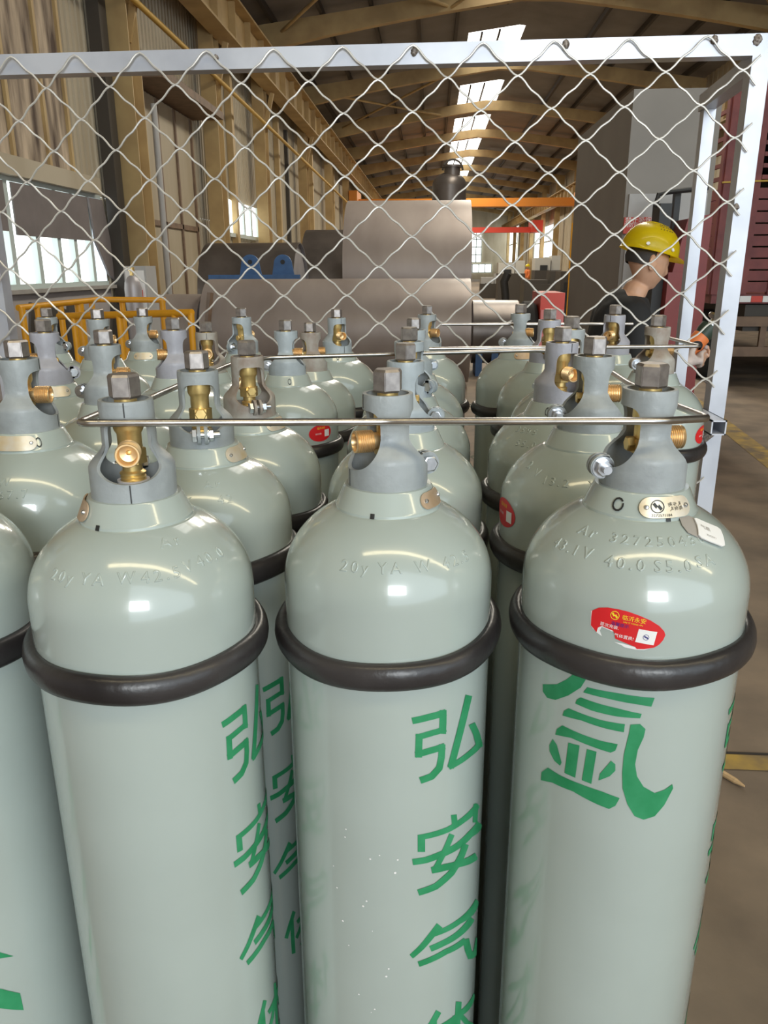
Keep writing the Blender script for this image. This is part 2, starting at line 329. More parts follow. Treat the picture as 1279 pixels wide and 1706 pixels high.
def r_guard(z):
    t = min(1, max(0, (z-.0285)/.0225)); t = t*t*(3-2*t)
    return .0405-.015*t
def guard_mesh(name, m):
    bm = B(); w = .95; th = []
    for c in (0, PI):
        for i in range(29):
            u = math.sin(-PI/2+PI*i/28)
            th.append((c+w*u, u))
        a0 = c+w; a1 = c+PI-w
        for i in range(1, 9): th.append((a0+(a1-a0)*i/9, None))
    ZC, HL, HU, TOP = .050, .031, .0275, .093
    n1, n2 = 15, 10; low = []; upp = []
    for a, u in th:
        zl = zu = ZC
        if u is not None:
            zl = ZC-HL*max(0, 1-abs(u)**2.4)**(1/2.4); zu = ZC+HU*max(0, 1-abs(u)**4)**(1/4)
        def col(z0, z1, n):
            o = []
            for k in range(n+1):
                z = z0+(z1-z0)*k/n; r = r_guard(z)
                if z > .0915: r -= .0006
                o.append(bm.verts.new((r*math.cos(a), r*math.sin(a), z)))
            return o
        low.append(col(0, zl, n1)); upp.append(col(zu, TOP, n2))
    n = len(th)
    for S, k in ((low, n1), (upp, n2)):
        for i in range(n):
            A, C = S[i], S[(i+1) % n]
            for j in range(k): bm.faces.new((A[j], C[j], C[j+1], A[j+1]))
    bmesh.ops.remove_doubles(bm, verts=bm.verts, dist=1e-6)
    bmesh.ops.recalc_face_normals(bm, faces=bm.faces)
    # thickness inward
    bm.normal_update()
    shell = bm.faces[:]
    nrm = {v: v.normal.copy() for v in bm.verts}
    dup = bmesh.ops.duplicate(bm, geom=bm.verts[:]+bm.edges[:]+shell)
    vm = dup['vert_map']
    pairs = [(v, vm[v]) for v in nrm]
    bedges = [e for e in bm.edges if e.is_boundary]
    outer = set(nrm)
    for v, w2 in pairs:
        d = Vector((v.co.x, v.co.y, 0)).normalized()
        w2.co = v.co-d*.0036
    for e in bedges:
        a, b = e.verts
        if a in outer and b in outer:
            try: bm.faces.new((a, b, vm[b], vm[a]))
            except ValueError: pass
    # clamp lugs opposite the outlet and the seam of the two halves
    for s in (-1, 1):
        tube(bm, (-.0425, s*.0022, .019), (-.0425, s*.0062, .019), .0118, 20)
        box(bm, -.043, -.036, s*.0022 if s > 0 else -.0062, .0062 if s > 0 else -.0022, .008, .030)
    sm = len(bm.faces)
    box(bm, .0249, .0258, -.0006, .0006, .079, .0925, 1)
    box(bm, .0400, .0408, -.0006, .0006, .0008, .0185, 1)
    o = obj(name, bm, [m, M['ink']], angle=35)
    return o
def bolt_mesh():
    bm = B()
    ngon_prism(bm, 6, .0085, .0066, .0125, 0, .0006, (-.0425, 0, .019), axis='y')
    ngon_prism(bm, 6, .0085, -.0135, -.0078, .3, .0006, (-.0425, 0, .019), axis='y')
    tube(bm, (-.0425, -.0062, .019), (-.0425, -.0078, .019), .0105, 20)
    tube(bm, (-.0425, -.021, .019), (-.0425, .0066, .019), .0042, 14)
    return obj('clamp_bolt', bm, M['zinc'], angle=30)
def valve_mesh():
    bm = B()
    lathe(bm, [(.001, .002), (.0125, .002), (.0125, .012), (.0112, .013), (.0125, .0145), (.0112, .016), (.0125, .0175), (.0112, .019), (.0125, .0205), (.0125, .022), (.0095, .024), (.0095, .030)], 28)
    bevel2 = B()
    ngon_prism(bm, 6, .0142, .030, .046, PI/6, .001)
    lathe(bm, [(.001, .046), (.0115, .046), (.0115, .060), (.0135, .0635), (.0142, .066), (.0142, .0775), (.012, .080), (.009, .081), (.009, .087), (.0105, .0872), (.0105, .0945), (.001, .0945)], 28)
    # safety plug on the back of the body
    ngon_prism(bm, 6, .0075, -.019, -.011, 0, .001, (0, 0, .040), axis='x')
    return obj('valve_body', bm, M['brass'], angle=30)
def outlet_mesh():
    bm = B(); p = [(.0075, .008), (.0092, .015), (.0092, .0165)]
    z = .0165
    while z < .033:
        p += [(.0114, z+.0006), (.0114, z+.0011), (.0103, z+.0018)]; z += .0021
    p += [(.0114, .0348), (.0109, .0356), (.0094, .0356), (.0090, .0345), (.0082, .024), (.0024, .0225), (.0020, .010), (.0001, .010)]
    lathe(bm, p, 28, axis='x', origin=(0, 0, .0455))
    return obj('outlet', bm, M['bronze'], angle=28)
def nut_mesh():
    bm = B()
    ngon_prism(bm, 6, .0152, .0938, .1165, 0, .0024)
    bmesh.ops.bevel(bm, geom=[e for e in bm.edges if abs(e.verts[0].co.z-e.verts[1].co.z) > .01], offset=.0007, segments=2, affect='EDGES')
    return obj('cap_nut', bm, M['nut'], angle=25)
def gasket_mesh():
    return obj('gasket', lathe(B(), [(.0125, .0125), (.0155, .0125), (.0155, .0145), (.0125, .0145)], 28), M['gasket'])
def neck_mesh():
    bm = B()
    lathe(bm, [(.034, -.1150), (.0440, -.1155), (.0452, -.1170), (.0530, -.1345), (.0542, -.1360), (.0546, -.1395), (.0535, -.1405)], 72)
    o = obj('neck_ring', bm, [M['paint'], M['ink']], angle=30)
    return o
def ring_mesh():
    bm = B(); seg, k = 80, 14; rings = []
    for i in range(seg):
        a = 2*PI*i/seg; rg = []
        for j in range(k):
            b = 2*PI*j/k
            r = .1125+.0095*math.cos(b)+.0007*math.sin(3*a); z = .0150*math.sin(b)+.0009*math.sin(5*a+1)
            rg.append(bm.verts.new((r*math.cos(a), r*math.sin(a), z)))
        rings.append(rg)
    for i in range(seg):
        for j in range(k):
            bm.faces.new((rings[i][j], rings[(i+1) % seg][j], rings[(i+1) % seg][(j+1) % k], rings[i][(j+1) % k]))
    return obj('shock_ring', bm, M['rubber'])
def body_mesh(zb):
    bm = B(); p = [(.001, zb+.012), (.07, zb+.012), (.085, zb), (.1, zb+.004), (RB, zb+.02)]
    n = 10
    for i in range(1, n): p.append((RB, zb+.02+(Z_SH-zb-.02)*i/n))
    for i in range(0, 21):
        z = Z_SH+(Z_NK-.001-Z_SH)*math.sin(PI/2*i/20)*1.0
        p.append((r_body(z), z))
    p.append((.034, Z_NK+.004))
    return lathe(bm, p, 96)

PROTO = {'guard': guard_mesh('valve_guard', M['guard'])}
for k in ('guard_blue', 'guard_lilac', 'guard_dirty'):
    g = PROTO['guard'].copy(); g.data = g.data.copy(); g.data.materials[0] = M[k]; PROTO[k] = g
PROTO['bolt'] = bolt_mesh(); PROTO['valve'] = valve_mesh(); PROTO['outlet'] = outlet_mesh(); PROTO['nut'] = nut_mesh()
PROTO['gasket'] = gasket_mesh(); PROTO['neck'] = neck_mesh(); PROTO['ring'] = ring_mesh()
used = set()
def inst(key, name, parent, loc=(0, 0, 0), rz=0.0):
    p = PROTO[key]
    if key in used or p.name not in COL.objects:
        o = p.copy()
        COL.objects.link(o)
    else: o = p
    used.add(key); o.name = name
    o.parent = parent; o.location = loc; o.rotation_euler = (0, 0, rz)
    return o

# (x, y, nut-top height, outlet bearing, nut turn, guard finish, ring height, ring tilt x, ring tilt y, label)
D = math.radians
CYL = {
 'A': (-.287, .715, 1.506, 286, 8, 'guard', -.268, 1, -1.5, 'front row gray-green cylinder left of the middle one, guard window facing the viewer'),
 'B': (-.0415, .767, 1.505, 203, 24, 'guard', -.270, 2, -4.5, 'middle front row gray-green cylinder with green characters low on its right side'),
 'C': (.208, .745, 1.514, 8, 40, 'guard', -.262, 0, 1.5, 'front row gray-green cylinder bearing a torn red oval sticker and one large green character'),
 'L': (-.535, .735, 1.500, 190, 10, 'guard', -.275, 0, 0, 'front row gray-green cylinder cut off by the left picture edge'),
 '9': (-0.290, 0.961, 1.502, 107, 15, 'guard', -.268, 2, 3, 'gray-green cylinder directly behind the front left one, clamp bolt facing the viewer'),
 '1': (-0.536, 0.993, 1.512, 8, 20, 'guard', -.270, 0, 1, 'second row gray-green cylinder at the left picture edge with a long riveted plate'),
 '17': (-0.033, 1.060, 1.503, 176, 35, 'guard_blue', -.270, 0, 1, 'cylinder directly behind the middle front one, with a bluish guard'),
 '25': (0.206, 1.000, 1.517, 2, 12, 'guard', -.272, 0, 1, 'cylinder directly behind the one with the large character, red sticker on its left flank'),
 '12': (-0.284, 1.206, 1.493, 118, 50, 'guard_dirty', -.270, 0, 1, 'gray-green cylinder third back in the left of the middle, with a brown stained guard'),
 '5': (-0.526, 1.246, 1.506, 5, 28, 'guard', -.270, 0, 1, 'third row cylinder on the left with a tall cap and a chalky worn guard'),
 '18': (-0.036, 1.350, 1.503, 150, 44, 'guard_blue', -.270, 0, 1, 'third cylinder in the middle file behind the front one'),
 '24': (0.208, 1.260, 1.510, 297, 22, 'guard_lilac', -.270, 0, 0, 'cylinder in the right file whose brass outlet points forward right above a lilac-gray collar'),
 '2': (-0.706, 1.412, 1.512, 205, 5, 'guard_lilac', -.270, 0, 1, 'lilac-guarded cylinder by the left post with its brass outlet pointing left'),
 '8': (-0.515, 1.564, 1.505, 200, 40, 'guard_lilac', -.270, 0, 1, 'lilac-guarded cylinder in front of the right end of the yellow railing'),
 '13': (-0.313, 1.702, 1.493, 4, 30, 'guard_blue', -.270, 0, 1, 'cylinder left of the middle file with a red oval sticker on its right flank'),
 '23': (0.266, 1.518, 1.511, 82, 33, 'guard', -.270, 0, 1, 'cylinder half hidden behind the lilac-gray guard of the right file'),
 '19': (-0.035, 1.660, 1.499, 200, 17, 'guard_blue', -.270, 0, 1, 'fourth cylinder in the middle file, only its cap and guard top showing'),
 '10': (-0.524, 1.828, 1.480, 286, 48, 'guard_dirty', -.270, 0, 1, 'low cylinder with a dirty guard and small brass outlet facing the viewer'),
 '14': (-0.297, 1.946, 1.471, 22, 3, 'guard_dirty', -.270, 0, 1, 'low pinkish-gray guarded cylinder in front of the big steel tank'),
 '22': (0.266, 1.802, 1.510, 90, 29, 'guard_lilac', -.270, 0, 1, 'cylinder in the right file standing in front of the bright red machine'),
 '27': (0.466, 1.660, 1.505, 12, 41, 'guard_dirty', -.270, 0, 1, 'cylinder nearest the inner galvanised post, outermost on the right'),
 '4': (-0.785, 1.840, 1.509, 4, 19, 'guard', -.270, 0, 1, 'cylinder before the yellow railing whose top ring shows above a nearer cap'),
 '11': (-0.500, 2.084, 1.499, 58, 37, 'guard_blue', -.270, 0, 1, 'back row cylinder with a narrow guard window before the left end of the big tank'),
 '26': (0.448, 1.972, 1.511, 235, 26, 'guard_lilac', -.270, 0, 1, 'back row cylinder right in front of the man with the yellow helmet'),
 '3': (-1.002, 2.030, 1.502, 182, 9, 'guard', -.270, 0, 1, 'back row cylinder farthest to the left beside the left post'),
 '15': (-0.259, 2.188, 1.491, 305, 14, 'guard_blue', -.270, 0, 1, 'back row cylinder whose brass outlet points forward right against the big tank'),
 '21': (0.233, 2.088, 1.508, 350, 46, 'guard', -.270, 0, 1, 'back row cylinder with a bronze outlet pointing right, left of the red machine'),
 '7': (-0.794, 2.160, 1.496, 2, 21, 'guard', -.270, 0, 1, 'back row cylinder before the yellow railing with its outlet knob to the right'),
 '20': (-0.010, 2.166, 1.501, 332, 31, 'guard', -.270, 0, 1, 'back row cylinder at the far end of the middle file, under the mesh'),
}
CE = {}; PARTS = {}
for key, (x, y, h, phi, nt_, gd, rz_, tx, ty, lab) in CYL.items():
    e = tag(empty('gas_cylinder', (x, y, 0)), lab, 'gas cylinder', 'argon gas cylinders in the cage')
    CE[key] = (e, h)
    bo = obj('cylinder_body', body_mesh(-h), M['paint'], e, loc=(0, 0, h), angle=35)
    nk = inst('neck', 'neck_ring', e, (0, 0, h), D(phi))
    gu = inst(gd, 'valve_guard', e, (0, 0, h-.1165), D(phi))
    inst('bolt', 'clamp_bolt', gu)
    va = inst('valve', 'valve_body', e, (0, 0, h-.1165), D(phi))
    inst('outlet', 'outlet', va)
    inst('gasket', 'gasket', va)
    inst('nut', 'cap_nut', e, (0, 0, h-.1165), D(nt_))
    ri = inst('ring', 'shock_ring', e, (0, 0, h+rz_))
    ri.rotation_euler = (D(tx), D(ty), random.random()*6)
    PARTS[key] = dict(body=bo, neck=nk, guard=gu)
for k, p in PROTO.items():
    if k not in used and p.name in COL.objects: COL.objects.unlink(p)

# ---- painted, stamped and stuck-on marks (each a child of its cylinder)
def on_body(key, name, bm, m, parent='body', lab=None):
    o = obj(name, bm, m, PARTS[key]['body'] if parent == 'body' else CE[key][0], angle=50)
    if parent != 'body': o.location = (0, 0, CE[key][1])
    if lab: o['label'] = lab
    return o
def stencil(key, chars, turn, dz=0.0):
    for c in chars:
        pl = [[(s/1000, z/1000) for s, z in q] for q in STENCIL[c]]
        bm = B()
        for i, q in enumerate(pl):
            b1 = poly2d([q], .006); me = bpy.data.meshes.new('t')
            for v in b1.verts: v.co.z = 0
            b1.to_mesh(me); b1.free(); n0 = len(bm.verts); bm.from_mesh(me); bpy.data.meshes.remove(me)
            bm.verts.ensure_lookup_table()
            for v in bm.verts[n0:]: v.co.z = i*1e-5
        for v in bm.verts:
            a = -PI/2+v.co.x/RB+turn; z = v.co.y+dz
            q = RB+.0004+v.co.z*2
            v.co = (q*math.cos(a), q*math.sin(a), z)
        bmesh.ops.remove_doubles(bm, verts=bm.verts, dist=1e-6)
        on_body(key, 'painted_character', bm, M['green'], lab='green stencilled character')
TITLE = ('hong', 'an', 'qi', 'ti')
stencil('B', TITLE, 0)
stencil('A', TITLE, D(38.5), -.005)
stencil('C', ('ar',), 0)
stencil('C', TITLE, D(37), .0)
stencil('9', TITLE, D(30), -.10)
stencil('L', TITLE, D(-41), .0)
# white paint specks and dark scuffs
rs = random.Random(3)
sp = []
for i in range(22):
    x, z, r = -.012+rs.uniform(-.045, .03), rs.uniform(-.80, -.46), rs.uniform(.0005, .0014)
    sp.append(disc(x, z, r, 8))
def on_skin(key, name, pl, m, turn=-PI/2, off=.0005):
    bm = poly2d(pl, .006)
    for v in bm.verts:
        a = turn+v.co.x/RB; v.co = ((RB+off)*math.cos(a), (RB+off)*math.sin(a), v.co.y)
    on_body(key, name, bm, M[m])
on_skin('B', 'paint_specks', sp, 'white')
sc = []
for i in range(15):
    x, z, l = -.262+.085*rs.random(), 0, rs.uniform(.008, .024)
    z = -.284-.13*(x+.262)+rs.uniform(-.006, .010); sc.append([(x, z), (x+l, z-l*.22), (x+l, z-l*.22-.0005), (x, z-.0005)])
on_skin('C', 'scuff_marks', sc, 'ink', -PI/2, .0009)
def stamp(key, body, th, z, size=.0155):
    bm = text_mesh(body, size*1.0, .024, .040, 2)
    wrap(bm, r_body, th, z, -.0002)
    on_body(key, 'stamped_lettering', bm, M['paint'])
for key, rows in {
    'B': (('20y', -106, -.1735), ('YA', -86, -.173), ('W', -67, -.173), ('42.5', -44, -.174)),
    'A': (('20y', -116, -.171), ('YA', -96, -.170), ('W', -77.5, -.169), ('42.5', -59, -.170), ('V', -43, -.168), ('40.0', -26, -.167), ('Ar', -47, -.148)),
    'C': (('Ar', -140, -.151), ('327250430', -89, -.151, .0148), ('43.1', -148, -.1665, .0145), ('V', -132, -.166), ('40.0', -110, -.168), ('S5.0', -84, -.168), ('SA', -64, -.166)),
    '1': (('P22.5', -112, -.166), ('W', -85, -.166), ('73', -120, -.181), ('67.7', -78, -.180)),
    '9': (('Ar', -68, -.152), ('Y', -88, -.168), ('42', -60, -.168)),
    '25': (('2', -157, -.158), ('V', -143, -.163), ('13.2', -124, -.168), ('Y', -96, -.168)),
    '24': (('3595', -135, -.155), ('55.0', -128, -.172)),
}.items():
    for row in rows: stamp(key, row[0], D(row[1]), row[2], row[3] if len(row) > 3 else .0155)
def neck_plate(key, deg, m=None, hw=.0255, hh=.0098, lab='riveted metal plate'):
    o = on_body(key, 'name_plate', wrap(poly2d([stadium(hw, hh)], .004, .004, .0014), r_neck, D(deg), -.1265, .0008), M[m or 'plate'], 'e', lab)
    for s in (-1, 1):
        bm = B(); lathe(bm, [(.0001, .0026), (.0014, .0024), (.0022, .0014), (.0024, .0)], 14)
        for v in bm.verts: v.co.x += s*(hw-.0065)
        r = obj('rivet', wrap(bm, r_neck, D(deg), -.1265, .0020), M['zinc'], o)
    return o
def flat_mark(parent, name, polys, m, rf, deg, zc, off, step=.005, ystep=0.0, lab=None):
    o = obj(name, wrap(poly2d(polys, step, ystep), rf, D(deg), zc, off), M[m], parent)
    if lab: o['label'] = lab
    return o
def flat_text(parent, name, body, size, m, rf, deg, zc, off, x, y, rot=0.0, res=2):
    bm = text_mesh(body, size, 0, 0, res)
    c, s = math.cos(rot), math.sin(rot)
    for v in bm.verts:
        v.co.x, v.co.y = v.co.x*c-v.co.y*s+x, v.co.x*s+v.co.y*c+y
    return obj(name, wrap(bm, rf, D(deg), zc, off), M[m], parent, smooth=False)
def emblem(cx, cy, r):
    """ring with two slanted bars and a spoke, as on the plates and stickers"""
    ps = []
    n = 24
    for i in range(n):
        a, b = 2*PI*i/n, 2*PI*(i+1)/n
        ps.append([(cx+r*math.cos(a), cy+r*math.sin(a)), (cx+r*math.cos(b), cy+r*math.sin(b)), (cx+r*.86*math.cos(b), cy+r*.86*math.sin(b)), (cx+r*.86*math.cos(a), cy+r*.86*math.sin(a))])
    for q in ([(-.72, .30), (-.40, .62), (.10, -.02), (-.10, -.10), (-.20, -.36)], [(.72, -.30), (.40, -.62), (-.10, .02), (.10, .10), (.20, .36)]):
        ps.append([(cx+r*x, cy+r*y) for x, y in q])
    return ps
pl = neck_plate('C', -76)
flat_mark(pl, 'emblem', emblem(-.0095, .001, .0062), 'ink', r_neck, -76, -.1265, .0026, .003)
flat_text(pl, 'plate_number', '3272571184', .0036, 'ink', r_neck, -76, -.1265, .0026, -.006, -.0074)
for i, t in enumerate(('氩气', '永安', '气瓶')):
    flat_text(pl, 'plate_text', t, .0042, 'ink', r_neck, -76, -.1265, .0026, .0025+i*.0048, .0005, -1.35)
flat_mark(CE['C'][0], 'pen_mark', [[(math.cos(a)*.0055*k, math.sin(a)*.0068*k) for a, k in ((.6+i*.5, 1), (.6+(i+1)*.5, 1), (.6+(i+1)*.5, .72), (.6+i*.5, .72))] for i in range(12)], 'ink', r_neck, -127, -.1265, .0012, .003).location = (0, 0, CE['C'][1])
neck_plate('A', -158, 'copper_plate', lab='bronze tinted riveted plate')
neck_plate('B', -24, 'copper_plate', .020, .0085, lab='dull riveted plate')
neck_plate('1', -92, 'plate', .034)
neck_plate('9', -12, 'plate')
neck_plate('2', -55, 'plate')
neck_plate('7', -80, 'plate')
neck_plate('21', -80, 'copper_plate')
neck_plate('12', -20, 'plate')
for key, deg in (('1', -50), ('24', -118), ('15', -82), ('13', -75), ('25', -60)):
    flat_mark(CE[key][0], 'pen_mark', [[(math.cos(a)*.0035*k, math.sin(a)*.0068*k) for a, k in ((i*.57, 1), ((i+1)*.57, 1), ((i+1)*.57, .76), (i*.57, .76))] for i in range(11)], 'ink', r_neck, deg, -.1265, .0012, .003).location = (0, 0, CE[key][1])
# small dark notch in each front neck ring
for key, deg in (('A', -110), ('B', -103), ('C', -76)):
    o = obj('notch', wrap(poly2d([[(-.0022, -.002), (.0022, -.002), (.0022, .003), (-.0022, .003)]], .002), r_neck, D(deg), -.1365, .0010), M['ink'], PARTS[key]['neck'], loc=(0, 0, 0), rotz=-D(CYL[key][3]))
# hanging white tag on the dome of C
bm = poly2d([[(-.014, -.010), (-.011, -.012), (.011, -.012), (.014, -.010), (.014, .010), (.011, .012), (-.011, .012), (-.014, .010)]], .004, .004, .0012)
tg = on_body('C', 'paper_tag', wrap(bm, r_body, D(-47), -.150, .0022, None, -.72), M['white'], 'e', 'white tag lying on the dome')
bm = poly2d([[(-.016, -.012), (.010, -.013), (.012, .012), (-.014, .013), (-.024, .004), (-.022, -.006)]], .004, .004, .0008)
o = obj('tag_backing', wrap(bm, r_body, D(-50), -.147, .0008, None, -.72), M['sill'], tg)
def tagtext(t, s, x, y):
    bm = text_mesh(t, s, 0, 0, 2)
    for v in bm.verts: v.co.x, v.co.y = v.co.x+x, v.co.y+y
    obj('tag_text', wrap(bm, r_body, D(-47), -.150, .0038, None, -.72), M['sill'], tg, smooth=False)
tagtext('气瓶', .0050, -.006, .002); tagtext('3272571', .0030, -.001, -.006)
# red oval stickers
ST = [(105, 200), (200, 135), (330, 105), (500, 105), (640, 120), (800, 160), (950, 215), (1080, 290), (1160, 370), (1185, 430), (1160, 510), (1110, 580), (1050, 625), (900, 665), (800, 672), (770, 640), (600, 590), (480, 555), (465, 480), (440, 440), (270, 400), (215, 440), (200, 515), (150, 470), (105, 430), (100, 300)]
def su(p, k=1.0): return [((a-630)/8.527/1279*.0334*2*1279/128*.98, -(b-395)/8.527*.0187*2/68*.98) for a, b in p]
st = on_body('C', 'red_sticker', wrap(poly2d([su(ST)], .005, .005), r_body, D(-105.5), -.2235, .0006), M['red'], 'e', 'torn red oval sticker')
CB = ((st, -105.5, -.2235))
def smark(name, polys, m, off): flat_mark(st, name, polys, m, r_body, -105.5, -.2235, off, .004, .004)
smark('torn_edge', [su([(195, 520), (215, 405), (280, 385), (440, 410), (455, 450), (430, 455), (270, 415), (245, 480), (285, 560)]), su([(470, 612), (600, 615), (780, 645), (1050, 622), (900, 678), (780, 684), (620, 668), (590, 648)]), su([(85, 210), (108, 195), (103, 320), (110, 430), (155, 480), (150, 490), (96, 430), (90, 320)])], 'white', .0004)
smark('code_square', [su([(800, 355), (1062, 385), (1030, 592), (765, 560)])], 'white', .0009)
smark('sticker_emblem', [[su([(445+x*60, 200-y*60)])[0] for x, y in q] for q in emblem(0, 0, 1.08)], 'yellow', .0009)
smark('code_emblem', [[su([(912+x*44, 475-y*44)])[0] for x, y in q] for q in emblem(0, 0, 1.0)], 'navy', .0012)
def stext(t, s, m, px, py, rot=-.10):
    x, y = su([(px, py)])[0]; flat_text(st, 'sticker_text', t, s, m, r_body, -105.5, -.2235, .0010, x, y, rot)
stext('临沂永安', .0052, 'yellow', 722, 228); stext('LIN YI YONG AN', .0022, 'yellow', 712, 290)
stext('温馨提示', .0039, 'navy', 530, 335); stext('首次充装,', .0040, 'white', 380, 375); stext('气体置换!', .0040, 'white', 600, 510)
def oval_sticker(key, deg, zc, hw, hh):
    s = on_body(key, 'red_sticker', wrap(poly2d([disc(0, 0, hw, 32, hh)], .005, .005), r_body, D(deg), zc, .0006), M['red'], 'e', 'red oval sticker')
    flat_mark(s, 'code_square', [[(hw*.3, -hh*.5), (hw*.75, -hh*.5), (hw*.75, hh*.3), (hw*.3, hh*.3)]], 'white', r_body, deg, zc, .0010)
    flat_text(s, 'sticker_text', '临沂永安', .0054, 'yellow', r_body, deg, zc, .0010, 0, hh*.55)
    flat_text(s, 'sticker_text', '首次充装', .0040, 'white', r_body, deg, zc, .0010, -hw*.25, -hh*.1)
oval_sticker('25', -166, -.223, .031, .0185)
oval_sticker('13', -42, -.232, .031, .0185)
oval_sticker('27', -32, -.235, .031, .0185)
# ------------------------------------------------------------------ the cage: frame, wire mesh, closing rods
cage = tag(empty('gas_cage', (-.2, 2.42, 0)), 'galvanised tube cage with a diamond wire mesh panel behind the cylinders', 'cage')
def cpart(name, bm, m, lab=None, smooth=True, parent=None):
    o = obj(name, bm, m, parent or cage, smooth)
    if parent is None: o.location = (.2, -2.42, 0)
    if lab: o['label'] = lab
    return o
YF = 2.425
cpart('top_rail', bevel(beam(B(), (-1.45, YF, 2.148), (.905, YF, 2.164), .05, .052), .003), M['galv'])
cpart('corner_post', bevel(box(B(), .851, .899, YF-.025, YF+.025, 0, 2.19), .003), M['galv'])
cpart('corner_post', bevel(box(B(), -1.365, -1.312, YF-.025, YF+.025, 0, 2.13), .003), M['galv'])
cpart('side_post', bevel(box(B(), .878, .916, 2.85, 2.89, 0, 2.10), .003), M['galv'])
cpart('side_rail', bevel(beam(B(), (.880, YF+.02, 2.125), (.893, 2.89, 2.11), .045, .05), .003), M['galv'])
# open tube stub welded to the corner post and the black bent bar beside it
bm = B()
X0, X1, Y0, Y1, Z0, Z1 = .87, .955, 2.20, 2.24, 1.115, 1.155
S1 = at_y(1197, 713, 2.2)
cx_, cz_ = S1[0], S1[2]
for (a, b, c, d) in ((-.021, -.017, -.021, .021), (.017, .021, -.021, .021), (-.021, .021, -.021, -.017), (-.021, .021, .017, .021)):
    box(bm, cx_+a, cx_+b, 2.2, YF+.02, cz_+c, cz_+d)
cpart('tube_stub', bm, M['galv'], 'short open square tube')
P1, P2, P3 = at_y(1168, 735, 2.3), at_y(1140, 742, 2.22), at_y(1098, 735, 2.12)
cpart('bent_bar', pathtube(B(), [at_y(1185, 722, 2.39), P1, P2, P3], .011, 8), M['weld'], 'burnt black bar')
def blob(p, r, seed, sq=(1, .5, 1.2)):
    bm = B(); bmesh.ops.create_icosphere(bm, subdivisions=3, radius=r)
    for v in bm.verts:
        k = 1+.35*noise.noise(v.co*(2.2/r)+Vector((seed, 0, 0)))
        v.co = Vector((v.co.x*sq[0]*k, v.co.y*sq[1]*k, v.co.z*sq[2]*k))+Vector(p)
    return bm
for i, (u, v, y, r) in enumerate(((690, 86, 2.398, .017), (942, 74, 2.398, .018), (1190, 66, 2.398, .017), (1262, 66, 2.398, .020), (360, 96, 2.398, .012), (1226, 345, 2.398, .015), (1178, 634, 2.398, .014), (1172, 700, 2.398, .022))):
    cpart('weld_bead', blob(at_y(u, v, y), r*.55, i*3.1), M['weld'])
# wire mesh: each wire runs across as a crimped zigzag and hooks under the one above
CR = [at_y(u, v, 2.385)[0] for u, v in ((17, 94), (123, 91), (231, 88), (343, 86), (455, 83), (570, 81), (688, 78), (805, 75), (925, 70), (1050, 64), (1180, 57))]
def crest(k):
    if k < 0: return CR[0]+(CR[1]-CR[0])*k
    if k > 10: return CR[10]+(CR[10]-CR[9])*(k-10)
    i = int(min(9, math.floor(k))); return CR[i]+(CR[i+1]-CR[i])*(k-i)
bm = B()
PITCH_Z, ZT = .0812, 2.166
for row in range(15):
    pts = []
    off = 0 if row % 2 == 0 else .5
    k = -.9
    n = 20
    while k <= 10.98:
        ph = ((k-off) % 1.0)            # 0 crest, .5 trough
        t = ph*2 if ph <= .5 else (1-ph)*2
        # rounded turn at crest and trough with a flat step halfway
        zz = .5+.5*((1-2*t)*.80+.20*math.cos(PI*t)) + .035*math.sin(4*PI*t)
        x = crest(k)+.0
        rise = .0175*max(0, min(1, (x+1.18)/1.9))*max(0, 1-row/15)
        zrow = ZT-row*PITCH_Z+rise*.9
        jig = .0016*noise.noise(Vector((k*1.7, row*2.3, 0)))
        pts.append((x+jig, 2.388+.004*math.sin(2*PI*k+row*PI), zrow+(zz-1)*PITCH_Z+jig))
        k += 1/n
    pts = [p for p in pts if p[0] < .872 - row*.0006]
    pathtube(bm, pts, .0028, 6)
cpart('wire_mesh', bm, M['wire'], 'diamond wire mesh')

def rod(pts, label, r=.0036):
    P = [Vector(p) for p in pts]
    out = [P[0]]
    for a, b, c in zip(P, P[1:], P[2:]):
        d1, d2 = (a-b), (c-b); k = min(.012, d1.length/3, d2.length/3)
        for i in range(7):
            t = i/6; q0 = b+d1.normalized()*k; q2 = b+d2.normalized()*k
            out.append(q0*(1-t)**2+b*2*t*(1-t)+q2*t*t)
    out.append(P[-1])
    o = obj('retaining_rod', pathtube(B(), out, r, 10), M['rod'])
    return tag(o, label, 'rod', 'steel rods looped round the valve guards')
rod([(-.322, .862, 1.459), (-.327, .80, 1.462), (-.319, .677, 1.466), (-.043, .732, 1.459), (.205, .698, 1.468), (.262, .735, 1.464), (.258, .80, 1.462), (.255, .86, 1.460)],
    'steel rod across the front of the three front guards')
rod([(-.322, .87, 1.457), (-.326, .90, 1.455), (-.3235, 1.01, 1.455), (-.3135, 1.265, 1.454), (-.27, 1.315, 1.455), (-.028, 1.388, 1.4545), (.17, 1.445, 1.4545), (.245, 1.44, 1.455), (.262, 1.19, 1.455), (.258, 1.02, 1.455), (.262, .95, 1.456)],
    'steel rod running round behind the second and third rows of guards')
rod([(-.002, 1.535, 1.4485), (.535, 1.598, 1.4485), (.520, 1.81, 1.450), (.505, 1.85, 1.450)], 'steel rod with a pointed bend beside the inner post on the right')
rod([(.03, 2.105, 1.4555), (.40, 2.118, 1.456), (.53, 2.12, 1.456)], 'steel rod behind the outlet of the back row at the right')

